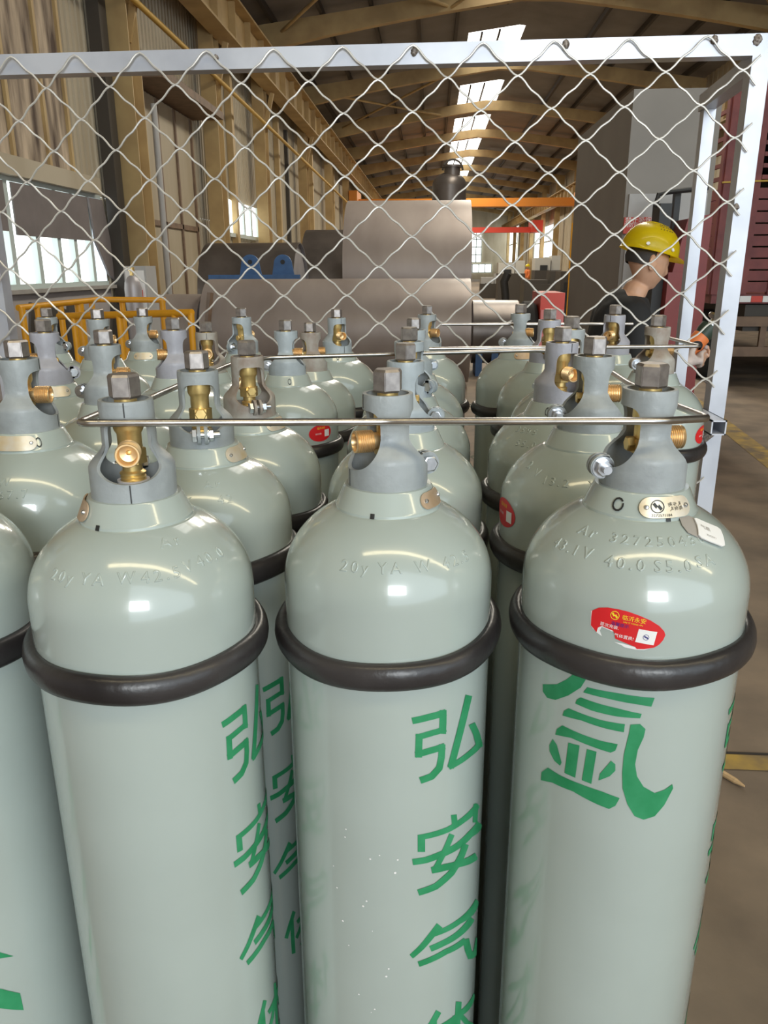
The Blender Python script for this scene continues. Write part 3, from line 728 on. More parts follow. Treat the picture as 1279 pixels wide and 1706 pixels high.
# ------------------------------------------------------------------ setting
o = obj('floor', box(B(), -5.8, 22, -8, 112, -.2, 0), M['concrete'], smooth=False); struct(o)
F1, F2 = at_z(1215, 715, 0), at_z(1279, 765, 0)
d = (F2-F1)/np.linalg.norm(F2-F1); n_ = np.array([-d[1], d[0], 0])*.10
bm = B(); bm.faces.new([bm.verts.new(p+np.array([0, 0, .003])) for p in (F1-d*2+n_, F2+d*3+n_, F2+d*3-n_, F1-d*2-n_)])
struct(obj('floor_marking', bm, M['line'], smooth=False))
bm = B(); bm.faces.new([bm.verts.new(p) for p in ((.80, 2.350, .003), (4.2, 2.32, .003), (4.2, 2.235, .003), (.80, 2.265, .003))])
struct(obj('floor_marking', bm, M['line'], smooth=False))
bm = B(); bm.faces.new([bm.verts.new(p) for p in ((.80, 2.364, .004), (4.2, 2.334, .004), (4.2, 2.322, .004), (.80, 2.352, .004))])
struct(obj('floor_line', bm, M['seam'], smooth=False))
p, q = at_z(1188, 1279, .012), at_z(1240, 1310, .010)
bm = B(); tube(bm, p, p+(q-p)*.72, .010, 8); tube(bm, p+(q-p)*.72, q, .0095, 8, .003)
tag(obj('wooden_stick', bm, M['wood']), 'pointed wooden stick lying on the concrete by the yellow line', 'stick')

XW = -5.5
def corrugated_x(name, x, y0, y1, z0, z1, m, pitch=.20, depth=.028, parent=None, label=None, sgn=1):
    bm = B(); lo = []; hi = []; y = y0; prof = ((0, 0), (.42, 0), (.5, 1), (.92, 1))
    ys = []
    while y < y1:
        for f, d in prof:
            if y+f*pitch < y1: ys.append((y+f*pitch, d))
        y += pitch
    ys.append((y1, 0))
    for yy, d in ys:
        lo.append(bm.verts.new((x+sgn*d*depth, yy, z0))); hi.append(bm.verts.new((x+sgn*d*depth, yy, z1)))
    for i in range(len(ys)-1): bm.faces.new((lo[i], lo[i+1], hi[i+1], hi[i]))
    o = obj(name, bm, m, parent, smooth=False)
    if parent is None: struct(o, label)
    return o
corrugated_x('wall_left', XW, -8, 110, 2.72, 10.0, M['siding'])
corrugated_x('wall_left', XW, 13.45, 110, 0, 2.72, M['siding'])
struct(obj('wall_left', box(B(), XW-.1, XW+.05, -8, 13.45, 0, 1.33), M['lowwall'], smooth=False))
struct(obj('wall_left', box(B(), XW-.1, XW+.02, -8, 7.2, 1.33, 2.72), M['lowwall'], smooth=False))
# window_1 : long strip window with blinds
wy0, wy1, wz0, wz1 = 7.2, 13.4, 1.36, 2.68
w = empty('window_1', (XW, 10, 1.36)); struct(w)
def wpart(name, bm, m, par=None):
    o = obj(name, bm, m, par or w, smooth=False)
    if par is None: o.location = (-XW, -10, -1.36)
    return o
for i, (a, b) in enumerate(((7.2, 8.3), (8.3, 10.4), (10.4, 11.75), (11.75, 12.9))):
    wpart('glass', box(B(), XW-.06, XW-.05, a+.05, b-.05, wz0+.03, wz1), M['winglow'])
bm = B(); box(bm, XW-.05, XW+.05, wy0, wy1, wz0-.03, wz0+.04); box(bm, XW-.05, XW+.05, wy0, wy1, wz1, wz1+.06)
wpart('window_frame', bm, M['frame_green'])
for y in (8.3, 9.35, 10.4, 11.1, 11.75, 12.3, 12.9):
    wpart('mullion', box(B(), XW-.05, XW+.04, y-.055, y+.055, wz0, wz1), M['frame_green'])
bm = B()
pts = [(8.4, 2.08), (10.4, 2.06), (11.7, 2.05), (12.85, 1.98)]
box(bm, XW+.05, XW+.07, 7.3, 10.3, 2.06, 2.67); box(bm, XW+.05, XW+.07, 10.5, 12.82, 2.02, 2.67)
wpart('blind', bm, M['curtain'])
bm = B(); vs = [(12.86, 2.67), (13.38, 2.67), (13.75, 1.34), (13.35, 1.5), (12.95, 2.0)]
f = [bm.verts.new((XW+.055, y, z)) for y, z in vs]; g = [bm.verts.new((XW+.09, y, z)) for y, z in vs]
bm.faces.new(f); bm.faces.new(g)
for i in range(5): bm.faces.new((f[i], f[(i+1) % 5], g[(i+1) % 5], g[i]))
wpart('blind', bm, M['curtain'])
struct(obj('window_sill', box(B(), XW, XW+.14, wy0, 13.5, 1.28, 1.335), M['sill'], smooth=False))
struct(obj('trim_1', box(B(), XW, XW+.16, 3, 13.2, 2.74, 2.98), M['siding'], smooth=False))
# stained upper glazing sheets
for i, (a, b) in enumerate(((6.0, 9.2), (9.25, 10.6), (10.65, 11.6), (11.65, 12.35))):
    struct(obj('stained_panel', box(B(), XW+.03, XW+.075, a, b, 2.98, 8.6), M['rust_panel'], smooth=False))
    struct(obj('panel_trim', box(B(), XW+.03, XW+.12, b, b+.07, 2.98, 8.8), M['tan_steel'], smooth=False))
# sliding door in the left wall with its canopy
dr = empty('door_1', (XW, 16.8, 0)); struct(dr)
def dpart(name, bm, m):
    o = obj(name, bm, m, dr, smooth=False); o.location = (-XW, -16.8, 0); return o
dpart('door_panel', box(B(), XW+.03, XW+.08, 15.3, 18.8, 0, 4.75), M['siding'])
for y in (15.3, 16.5, 17.6, 18.75): dpart('door_stile', box(B(), XW+.08, XW+.12, y-.04, y+.04, 0, 4.75), M['brownmetal'])
dpart('door_rail', box(B(), XW+.08, XW+.12, 15.3, 18.8, 2.4, 2.5), M['brownmetal'])
dpart('canopy', box(B(), XW+.02, XW+.75, 15.0, 19.2, 4.80, 4.95), M['brownmetal'])
p0, p1 = at_x(256, 180, -5.0), at_x(284, 480, -5.0)
tag(obj('downpipe', tube(B(), (p0[0], p0[1], 4.4), (p0[0], p0[1], 0), .055, 12), M['panel_white']), 'thin white pipe standing upright in front of the left wall doors', 'pipe')
# columns of the left side
def column(x, y, z1, w=.34, dep=.5, side=1):
    bm = B()
    box(bm, x-w/2, x+w/2, y-dep/2, y-dep/2+.03, 0, z1); box(bm, x-w/2, x+w/2, y+dep/2-.03, y+dep/2, 0, z1)
    box(bm, x-.015, x+.015, y-dep/2+.03, y+dep/2-.03, 0, z1)
    return struct(obj('steel_column', bm, M['tan_steel'], smooth=False))
for y in (5.0, 14.2, 19.6, 25, 33, 41, 49, 57, 65, 73, 81, 89, 97, 105): column(-5.1, y, 8.0)
bm = B(); box(bm, -5.42, -5.22, 13.55, 13.85, 0, 9.5)
struct(obj('cable_trunking', bm, M['dark_steel'], smooth=False))
for y in (22.4, 29, 37, 45): struct(obj('wall_post', box(B(), XW+.03, XW+.2, y-.12, y+.12, 0, 9), M['tan_steel'], smooth=False))
for y in (20.8, 27, 31): struct(obj('wall_post', box(B(), XW+.03, XW+.16, y-.1, y+.1, 0, 6.4), M['dark_steel'], smooth=False))
# crane runways
def runway(x, z0, z1, y0, y1):
    bm = B(); box(bm, x-.22, x+.22, y0, y1, z0, z0+.05); box(bm, x-.28, x+.28, y0, y1, z1-.05, z1); box(bm, x-.03, x+.03, y0, y1, z0+.05, z1-.05)
    y = y0+.5
    while y < y1:
        box(bm, x-.18, x+.18, y, y+.04, z0+.05, z1-.05); y += 1.6
    return struct(obj('crane_beam', bm, M['tan_steel'], smooth=False))
runway(-4.75, 6.55, 7.45, 2, 108)
runway(9.2, 5.9, 6.7, 14, 108)
tag(obj('gas_pipe', pathtube(B(), [(-4.84, 4, 5.9), (-4.84, 14.1, 5.72), (-4.84, 23.5, 5.58), (-4.84, 48.2, 5.12)], .05, 10), mat('pipe_ochre', (.55, .33, .05), .5)), 'long ochre pipe running along the upper left wall', 'pipe')
for y in (5.0, 14.2, 19.6, 25, 33):
    beam_ = B(); beam(beam_, (-5.1, y+.2, 5.2), (-4.75, y+.2, 6.5), .08, .12); struct(obj('bracket_trim', beam_, M['tan_steel'], smooth=False))
# roof: rafters, purlins, sheet, skylights
XL, XR, XP = -5.25, 10.1, 2.85
def roof_z(x): return 9.15-.125*abs(x-XP)
for y in (1, 9, 17, 25, 33, 41, 49, 57, 65, 73, 81, 89, 97, 105):
    bm = B(); n = 14; vs = []
    for i in range(n+1):
        x = XL+(XR-XL)*i/n; s = abs(x-XP)/8; zt = roof_z(x); dp = .42+.28*s**3
        vs.append([bm.verts.new((x, yy, z)) for yy, z in ((y-.12, zt-dp), (y+.12, zt-dp), (y+.12, zt), (y-.12, zt))])
    for a, b in zip(vs, vs[1:]):
        for k in range(4): bm.faces.new((a[k], a[(k+1) % 4], b[(k+1) % 4], b[k]))
    bm.faces.new(vs[0]); bm.faces.new(vs[-1])
    struct(obj('roof_beam', bm, M['tan_steel'], smooth=False))
for x in (-4.6, -3.2, -1.8, -.5, .7, 5.2, 6.6, 8.0, 9.4):
    struct(obj('roof_purlin', box(B(), x-.05, x+.05, -6, 108, roof_z(x)+.02, roof_z(x)+.20), M['purlin'], smooth=False))
bm = B()
def roof_strip(bm, x0, x1, y0, y1):
    a = [bm.verts.new((x, y, roof_z(x)+.22)) for x, y in ((x0, y0), (x1, y0), (x1, y1), (x0, y1))]; bm.faces.new(a)
SKX = (1.15, 3.05)
roof_strip(bm, -5.8, SKX[0], -8, 112)
roof_strip(bm, SKX[1], 22, -8, 112)
ys = []
y = 6.0
while y < 106: ys.append((y, y+5.2)); y += 8
prev = -8
for a, b in ys:
    roof_strip(bm, SKX[0], XP, prev, a); roof_strip(bm, XP, SKX[1], prev, a); prev = b
roof_strip(bm, SKX[0], XP, prev, 112); roof_strip(bm, XP, SKX[1], prev, 112)
struct(obj('ceiling', bm, M['roof'], smooth=False))
for a, b in ys:
    s = B(); roof_strip(s, SKX[0], XP, a, b); roof_strip(s, XP, SKX[1], a, b)
    struct(obj('roof_skylight_panel', s, M['skyglow'], smooth=False))
    for xx in (1.6, 2.2):
        struct(obj('skylight_trim', box(B(), xx-.03, xx+.03, a, b, roof_z(xx)+.12, roof_z(xx)+.20), M['purlin'], smooth=False))
cs = B()
for (a, b) in ((-3.2, XP), (XP, 15.0)):
    f = [cs.verts.new((x, y, roof_z(x)+.02)) for x, y in ((a, -2.8), (b, -2.8), (b, -2.15), (a, -2.15))]; cs.faces.new(f)
struct(obj('roof_skylight_panel', cs, M['warmglow'], smooth=False))
# roof bracing
for (p, q) in (((-4.4, 17, 8.0), (.4, 25, 8.55)), ((-4.4, 25, 8.0), (.4, 17, 8.55)), ((.6, 17, 8.6), (2.9, 25, 8.85)), ((4.6, 17, 8.7), (9.4, 25, 8.1)), ((4.6, 25, 8.7), (9.4, 17, 8.1)), ((.4, 25, 8.5), (2.8, 21, 8.9)), ((2.9, 17, 8.9), (5.2, 25, 8.6)), ((-4.4, 33, 8.0), (.4, 41, 8.5)), ((-4.4, 41, 8.0), (.4, 33, 8.5))):
    struct(obj('roof_brace_trim', tube(B(), p, q, .045, 8), M['tan_steel']))
# right side
for y in (33, 41, 49, 57, 65, 73, 81, 89, 97, 105): column(9.7, y, 8.0)
corrugated_x('wall_right', 10.3, 30, 110, 0, 9, M['siding'], .5, .03, sgn=-1)
bm = B(); box(bm, -5.8, 22, 110, 110.2, 0, 10)
struct(obj('wall_back', bm, M['siding'], smooth=False))
struct(obj('wall_right_side', box(B(), 21.8, 22, -8, 110, 0, 9), M['siding'], smooth=False))
struct(obj('light_block_wall_front', box(B(), -5.8, .4, -8.2, -8, 0, 10), M['siding'], smooth=False))  # unseen wall added behind the camera to keep light off the left-hand cylinders
def far_window(nm, pl, x=None, y=None, bars=2, rows=2):
    if x is not None:
        a, b = at_x(pl[0], pl[1], x), at_x(pl[2], pl[3], x)
        y0, y1 = sorted((a[1], b[1])); z0, z1 = sorted((a[2], b[2]))
        wn = empty(nm, (x, (y0+y1)/2, z0)); struct(wn)
        g = obj('glass', box(B(), x-.06, x-.03, y0, y1, z0, z1), M['winglow'], wn, smooth=False); g.location = -wn.location
        bm = B()
        for i in range(bars+1):
            yy = y0+(y1-y0)*i/bars; box(bm, x-.12, x-.06, yy-.12, yy+.12, z0, z1)
        for i in range(rows+1):
            zz = z0+(z1-z0)*i/rows; box(bm, x-.12, x-.06, y0, y1, zz-.06, zz+.06)
    else:
        a, b = at_y(pl[0], pl[1], y), at_y(pl[2], pl[3], y)
        x0, x1 = sorted((a[0], b[0])); z0, z1 = sorted((a[2], b[2]))
        wn = empty(nm, ((x0+x1)/2, y, z0)); struct(wn)
        g = obj('glass', box(B(), x0, x1, y-.06, y-.03, z0, z1), M['winglow'], wn, smooth=False); g.location = -wn.location
        bm = B()
        for i in range(bars+1):
            xx = x0+(x1-x0)*i/bars; box(bm, xx-.06, xx+.06, y-.12, y-.06, z0, z1)
        for i in range(rows+1):
            zz = z0+(z1-z0)*i/rows; box(bm, x0, x1, y-.12, y-.06, zz-.06, zz+.06)
    f = obj('window_frame', bm, M['frame_green'], wn, smooth=False); f.location = -wn.location
far_window('window_2', (837, 386, 861, 437), x=10.25, bars=3)
far_window('window_3', (893, 383, 921, 429), x=10.25, bars=2)
far_window('window_4', (955, 385, 972, 430), x=10.25, bars=2)
far_window('window_5', (776, 386, 801, 437), y=109.95, bars=3, rows=4)
far_window('window_6', (776, 440, 818, 454), y=109.94, bars=4, rows=1)
bmL = at_x(378, 384, XW+.05); bmR = at_x(428, 404, XW+.05)
wn = empty('window_7', (XW, (bmL[1]+bmR[1])/2, bmR[2])); struct(wn)
g = obj('glass', box(B(), XW+.04, XW+.06, bmL[1], bmR[1], 1.6+.9, 1.6+1.75), M['winglow'], wn, smooth=False); g.location = -wn.location
bm = B()
for i in range(5):
    yy = bmL[1]+(bmR[1]-bmL[1])*i/4; box(bm, XW+.06, XW+.12, yy-.08, yy+.08, 2.5, 3.35)
box(bm, XW+.06, XW+.14, bmL[1], bmR[1], 2.4, 2.5)
f = obj('window_frame', bm, M['frame_green'], wn, smooth=False); f.location = -wn.location
# travelling cranes
cr = tag(empty('overhead_crane', (2.3, 50, 5.3)), 'orange overhead crane girder crossing the far hall above the red one', 'crane')
a = at_y(800, 345, 50)[2]; b = at_y(800, 334, 50)[2]
g = obj('girder', box(B(), -4.5, 9.0, 49.6, 50.4, a, b+.1), M['orange'], cr, smooth=False); g.location = (-2.3, -50, -5.3)
g = obj('end_carriage', box(B(), 8.6, 9.5, 48.6, 51.4, a+.1, b+.5), M['orange'], cr, smooth=False); g.location = (-2.3, -50, -5.3)
g = obj('end_carriage', box(B(), -4.88, -4.4, 48.6, 51.4, a+.1, b+.5), M['orange'], cr, smooth=False); g.location = (-2.3, -50, -5.3)
cr = tag(empty('overhead_crane', (2.3, 72, 4.9)), 'red overhead crane girder far down the hall below the orange one', 'crane')
a = at_y(800, 388, 72)[2]; b = at_y(800, 379, 72)[2]
for nm, bx in (('girder', (-4.5, 9.0, 71.7, 72.3, a, b)), ('end_carriage', (8.5, 9.4, 70.6, 73.4, a, b+.5)), ('end_carriage', (-4.88, -4.4, 70.6, 73.4, a, b+.5))):
    g = obj(nm, box(B(), *bx), M['bright_red'], cr, smooth=False); g.location = (-2.3, -72, -4.9)
# ------------------------------------------------------------------ steel vessels
def tank_x(name, x0, x1, y, zc, r, label, shell='tank', seams=(), saddle=M['blue'], saddles=(.2, .8)):
    t = tag(empty(name, ((x0+x1)/2, y, 0)), label, 'tank', 'steel vessels on the shop floor')
    off = Vector((-(x0+x1)/2, -y, 0))
    def P(nm, bm, m, lab=None):
        o = obj(nm, bm, m, t, angle=30); o.location = off
        if lab: o['label'] = lab
        return o
    bm = B(); lathe(bm, [(r-.02, x0), (r, x0), (r, x1), (r-.02, x1)], 96, axis='x', origin=(0, y, zc))
    P('shell', bm, M[shell])
    for nm, xx, s in (('end_plate', x1, 1), ('end_plate', x0, -1)):
        bm = B(); lathe(bm, [(r-.02, xx), (r-.02, xx-s*.05), (.001, xx-s*.05)], 96, axis='x', origin=(0, y, zc)); P(nm, bm, M['tank_end'])
    for sx in seams:
        bm = B(); lathe(bm, [(r+.001, sx-.012), (r+.004, sx), (r+.001, sx+.012)], 96, axis='x', origin=(0, y, zc)); P('weld_seam', bm, M['tank_end'])
    for k in saddles:
        sx = x0+(x1-x0)*k; bm = B(); w = r*.8; n = 20
        lo = []; hi = []
        for i in range(n+1):
            yy = -w+2*w*i/n; zz = zc-math.sqrt(r*r-yy*yy)
            lo.append((yy+y, 0)); hi.append((yy+y, zz))
        vs = [[bm.verts.new((xx, yy, z)) for (yy, z) in lo+hi[::-1]] for xx in (sx-.05, sx+.05)]
        bm.faces.new(vs[0]); bm.faces.new(vs[1][::-1])
        m = len(vs[0])
        for i in range(m): bm.faces.new((vs[0][i], vs[0][(i+1) % m], vs[1][(i+1) % m], vs[1][i]))
        o = obj('saddle', bm, saddle, t, smooth=False); o.location = off
    return t
def tk_px(u0, u1, v, y, **k):
    a, b = at_y(u0, v, y), at_y(u1, v, y); return a[0], b[0], a[2]
for (u0, u1, v, y, zb, lab, sh, sd) in (
    (350, 783, 465, 11.0, .06, 'large brown-gray steel tank lying right behind the wire mesh', 'tank', (.1, .9)),
    (581, 783, 335, 13.6, .30, 'tall gray steel tank with a smooth brushed shell lying behind the large one', 'tank', (.15, .85)),
    (512, 588, 383, 15.8, .2, 'darker steel tank showing between the brushed tank and the blue fittings', 'tank_dark', (.2, .8)),
    (348, 500, 405, 13.8, .2, 'dark shiny steel tank lying at the left behind the large one', 'tank_dark', (.2, .8)),
    (262, 342, 490, 11.2, .05, 'low brown-gray steel tank by the end of the yellow railing', 'tank', (.2, .8)),
    (787, 862, 500, 12.4, .16, 'small dark steel tank on blue saddles right of the large tank', 'tank_dark', (.15, .5, .85))):
    x0, x1, zt = tk_px(u0, u1, v, y)
    r = (zt-zb)/2
    tank_x('storage_tank', x0, x1, y, zb+r, r, lab, sh, (), saddles=sd)
# blue lifting fittings beyond the big tank
def fitting(x, y, z0, label):
    t = tag(empty('blue_bracket', (x, y, 0)), label, 'bracket', 'blue brackets beyond the large tank')
    bm = B(); pts = [(-.17, 0)]+[(-.14*math.cos(PI*i/12), .16+.14*math.sin(PI*i/12)) for i in range(13)]+[(.17, 0)]
    f = [bm.verts.new((a, -.02, z0+b)) for a, b in pts]; g = [bm.verts.new((a, .02, z0+b)) for a, b in pts]
    bm.faces.new(f); bm.faces.new(g[::-1])
    for i in range(len(f)): bm.faces.new((f[i], f[(i+1) % len(f)], g[(i+1) % len(f)], g[i]))
    obj('plate', bm, M['blue'], t, smooth=False)
    obj('eye_bolt', tube(B(), (0, -.03, z0+.19), (0, .03, z0+.19), .035, 12), M['black'], t)
    obj('post', box(B(), -.05, .05, -.05, .05, 0, z0), M['blue'], t, smooth=False)
p = at_y(418, 458, 12.4); fitting(p[0], 12.4, p[2], 'blue rounded bracket left of the other one beyond the large tank')
p = at_y(472, 458, 12.4); fitting(p[0], 12.4, p[2], 'blue rounded bracket with a black eye right of the other one')
a, b = at_y(348, 458, 12.1), at_y(500, 470, 12.1)
bm = B(); box(bm, a[0], b[0], 12.06, 12.14, a[2]-.14, a[2])
for xx in (a[0]+.05, b[0]-.05): box(bm, xx-.03, xx+.03, 12.07, 12.13, 0, a[2]-.14)
tag(obj('blue_trestle', bm, M['blue'], smooth=False), 'blue steel trestle beyond the left half of the large tank', 'trestle')
# upright vessel
v = tag(empty('upright_vessel', ((at_y(720, 300, 17)[0]+at_y(777, 300, 17)[0])/2, 17, 0)), 'dark upright vessel with a round manhole on top behind the brushed tank', 'tank')
zt = at_y(740, 287, 17)[2]; RV = (at_y(777, 300, 17)[0]-at_y(720, 300, 17)[0])/2
bm = B(); pr = [(RV, 0), (RV, zt-.25)]
for i in range(9): pr.append((RV*math.cos(PI/2*i/8*.98), zt-.25+.25*math.sin(PI/2*i/8)))
lathe(bm, pr, 40, cap0=True); obj('shell', bm, M['tank_dark'], v)
bm = B(); lathe(bm, [(.16, -.1), (.16, .08), (.20, .08), (.20, .12), (.001, .14)], 28); 
o = obj('manhole', bm, M['tank_dark'], v); o.location = (.05, -.06, zt+.0)
bm = B(); pathtube(bm, [(.2*math.cos(PI*i/10), 0, .2*math.sin(PI*i/10)) for i in range(11)], .02, 6); o = obj('lifting_lug', bm, M['dark_steel'], v); o.location = (.06, -.05, zt+.03)
# gray tower cabinet
x0, x1 = at_y(1060, 149, 8)[0]-.02, 2.62
t = tag(empty('gray_tower', ((x0+x1)/2, 9.3, 0)), 'tall plain gray steel tower cabinet behind the man', 'cabinet')
off = Vector((-(x0+x1)/2, -9.3, 0))
o = obj('housing', bevel(box(B(), x0, x1, 8, 10.8, 0, 3.14), .02), M['tower'], t); o.location = off
o = obj('lower_panel', box(B(), x0+.03, x0+.75, 7.96, 8, 0, 2.25), M['panel_white'], t, smooth=False, ); o.location = off
a, b = at_y(1040, 362, 7.94), at_y(1084, 389, 7.94)
sg = tag(empty('warning_sign', ((a[0]+b[0])/2, 7.94, (a[2]+b[2])/2)), 'small red sign with white writing above the yellow helmet', 'sign')
hw, hh = (b[0]-a[0])/2, (a[2]-b[2])/2
obj('sign_board', box(B(), -hw, hw, -.008, .018, -hh, hh), M['bright_red'], sg, smooth=False)
for i, (tt, s) in enumerate((('禁止吸烟', .062), ('消防设施严禁', .044), ('安全生产', .036))):
    bm = text_mesh(tt, s, 0, 0, 2)
    for q in bm.verts: q.co = Vector((q.co.x, -.010, q.co.y+hh*(.55-.55*i)))
    obj('sign_text', bm, M['white'], sg, smooth=False)
# narrow pallet stacker in front of the tower
sx0, sx1 = at_y(1098, 430, 7.2)[0], at_y(1172, 430, 7.2)[0]
fk = tag(empty('pallet_stacker', ((sx0+sx1)/2, 7.3, 0)), 'dark red pallet stacker with a black frame right behind the man', 'pallet stacker')
sw = (sx1-sx0)/2
def fpart(nm, bm, m, sm=False):
    return obj(nm, bm, m, fk, smooth=sm)
fpart('body', bevel(box(B(), -sw*.75, sw, -.25, .25, .25, 1.55), .06, 3), M['forklift'], True)
bm = B(); vs = [(-sw*.5, 1.55), (sw, 1.55), (sw, 2.02), (-sw*.05, 1.98)]
f = [bm.verts.new((x, -.2, z)) for x, z in vs]; g = [bm.verts.new((x, .2, z)) for x, z in vs]
bm.faces.new(f); bm.faces.new(g[::-1])
for i in range(4): bm.faces.new((f[i], f[(i+1) % 4], g[(i+1) % 4], g[i]))
fpart('hood', bevel(bm, .03, 2), M['forklift'], True)
zt_ = at_y(1090, 318, 7.2)[2]
fpart('mast', bevel(box(B(), -sw-.04, -sw+.06, -.12, .12, 0, zt_-.1), .01), M['black'])
fpart('mast', bevel(box(B(), -sw*.2, -sw*.2+.05, .14, .22, 0, zt_), .01), M['black'])
fpart('guard_bar', pathtube(B(), [(-sw-.05, 0, zt_-.12), (-sw-.03, 0, zt_-.02), (-sw+.06, 0, zt_), (sw, 0, zt_+.03)], .022, 8), M['black'], True)
for y in (-.2, .2):
    bm = B(); lathe(bm, [(.06, 0), (.11, 0), (.125, .02), (.125, .07), (.11, .09), (.06, .09)], 20, axis='y', origin=(0, y-.045, .125)); fpart('wheel', bm, M['tyre'], True)
    fpart('axle_arm', box(B(), -.04, .04, y-.03, y+.03, .12, .27), M['black'])
# stake truck
tk = tag(empty('stake_truck', (5.2, 12, 0)), 'maroon stake-bed truck parked at the right beyond the corner post', 'truck')
def kpart(nm, bm, m, sm=False):
    o = obj(nm, bm, m, tk, smooth=sm); o.location = (-5.2, -12, 0); return o
XA, XB, YA, YB, ZB, ZT = 3.75, 6.2, 11.0, 17.0, 1.24, 3.75
kpart('bed_floor', box(B(), XA, XB, YA, YB, ZB-.12, ZB), M['truck'])
for i in range(9):
    z = ZB+.03+i*.145
    kpart('rear_board', bevel(box(B(), XA+.33, XB, YA-.03, YA, z, z+.125), .01), M['truck'])
for i in range(9):
    z = ZB+.03+i*.145
    kpart('side_board', box(B(), XA-.02, XA+.01, YA+.1, YB, z, z+.125), M['truck'])
for i in range(9):
    z = ZB+1.42+i*.135
    kpart('upper_slat', box(B(), XA+.45, XB, YA-.02, YA+.01, z, z+.05), M['truck'])
for y in (YA+.05, YA+1.5, YA+3, YA+4.5, YB-.05): kpart('stake', box(B(), XA-.05, XA+.03, y-.05, y+.05, ZB, ZT), M['truck'])
for x in (XA+.02, XA+.38, XA+.75, XA+1.5, XA+2.4): kpart('stake', box(B(), x-.05, x+.05, YA-.05, YA+.03, ZB, ZT), M['truck'])
for i in range(13):
    z = ZB+.15+i*.19; kpart('ladder_rung', box(B(), XA, XA+.38, YA-.03, YA+.0, z, z+.045), M['truck'])
for i in range(8):
    z = ZB+1.42+i*.16; kpart('side_slat', box(B(), XA-.02, XA+.01, YA, YB, z, z+.05), M['truck'])
o = kpart('strap', beam(B(), (XA-.05, YA-.06, 2.62), (XB, YA-.06, 2.68), .05, .02), mat('strap_ochre', (.55, .36, .06), .7))
kpart('chassis', box(B(), XA+.5, XB-.5, YA+.1, YB+2, .75, 1.1), M['dark_steel'])
bm = B(); box(bm, XA+.30, XB-.3, YA+.0, YA+.08, .82, .95); box(bm, XA+.30, XB-.3, YA+.0, YA+.08, .42, .55)
for x in (XA+.33, XA+.75, XA+1.5): box(bm, x-.04, x+.04, YA+.02, YA+.07, .42, .95)
kpart('rear_bumper', bm, M['brownmetal'])
bm = B()
for i in range(6): box(bm, XA+.36+i*.15, XA+.36+i*.15+.145, YA-.04, YA-.035, ZB-.10, ZB-.02, i % 2)
o = kpart('reflector_strip', bm, [M['white'], M['bright_red']])
for (x, y) in ((XA+.30, YA+1.0), (XA+.30, YA+2.2), (XB-.3, YA+1.0), (XB-.3, YA+2.2)):
    bm = B(); lathe(bm, [(.2, 0), (.45, 0), (.5, .06), (.5, .22), (.45, .28), (.2, .28)], 32, axis='x', origin=(x-.14, y, .5)); kpart('wheel', bm, M['tyre'], True)
bm = B(); box(bm, XA+.1, XB-.1, YB+.2, YB+1.9, .9, 2.9); kpart('cab', bevel(bm, .12, 3), M['truck'], True)
# red wheeled machine in front of the tower
p, q = at_y(901, 488, 6.0), at_y(938, 540, 6.0)
rm = tag(empty('wheeled_machine', ((p[0]+q[0])/2, 6.2, 0)), 'bright red box machine on black wheels beyond the back row', 'machine')
w2 = (q[0]-p[0])/2
o = obj('housing', bevel(box(B(), -w2, w2, -.2, .3, .35, p[2]), .03, 3), M['bright_red'], rm)
o = obj('front_panel', bevel(box(B(), -w2*.95, w2*.95, -.215, -.2, .5, p[2]-.12), .005), mat('faded_red', (.66, .20, .19), .5), rm)
for x in (-w2-.09, w2+.01):
    for y in (-.12, .22):
        bm = B(); lathe(bm, [(.06, 0), (.16, 0), (.175, .02), (.175, .06), (.16, .08), (.06, .08)], 20, axis='x', origin=(x, y, .175)); obj('wheel', bm, M['tyre'], rm)
bm = B(); lathe(bm, [(.05, 0), (.2, 0), (.23, .03), (.23, .1), (.2, .13), (.05, .13)], 28, axis='x', origin=(-w2-.135, .0, 1.12)); obj('cable_reel', bm, M['tyre'], rm)
# ------------------------------------------------------------------ left side things
rl = tag(empty('safety_railing', (-3.2, 7.6, 0)), 'yellow tube railing standing below the strip window', 'railing')
def at_top(u, v, z): return at_z(u, v, z)
A0, A1 = at_y(30, 513, 6.8), at_y(165, 499, 8.0); A2 = at_y(276, 500, 8.2)
ZR = 1.25
def prt(nm, bm, m=None):
    o = obj(nm, bm, m or M['rail_yellow'], rl); o.location = (3.2, -7.6, 0); return o
prt('handrail', pathtube(B(), [(A0[0], A0[1], A0[2]), (A1[0], A1[1], A1[2]), (A2[0], A2[1], A2[2])], .028, 10))
for (u, y) in ((36, 6.82), (62, 7.05), (100, 7.4), (131, 7.7), (152, 7.9)):
    z = np.interp(u, (30, 165), (A0[2], A1[2])); p = at_y(u, 513-(u-30)*.1, y)
    prt('baluster', tube(B(), (p[0], y, 0), (p[0], y, p[2]), .030 if u != 131 else .045, 10))
for u in (203, 270):
    p = at_y(u, 500, 8.1); prt('baluster', tube(B(), (p[0], 8.1, 0), (p[0], 8.1, p[2]), .03, 10))
C0, C1 = at_y(98, 527, 6.0), at_y(320, 521, 5.4)
r2 = tag(empty('safety_railing', (-2.0, 5.7, 0)), 'lower yellow railing nearer the cylinders, ending before the big tank', 'railing')
def prt2(nm, bm):
    o = obj(nm, bm, M['rail_yellow'], r2); o.location = (2.0, -5.7, 0); return o
prt2('handrail', pathtube(B(), [tuple(C0), tuple((C0+C1)/2), tuple(C1)], .026, 10))
for k in (.12, .35, .48, .88, .99):
    p = C0+(C1-C0)*k; prt2('baluster', tube(B(), (p[0], p[1], 0), tuple(p), .024, 10))
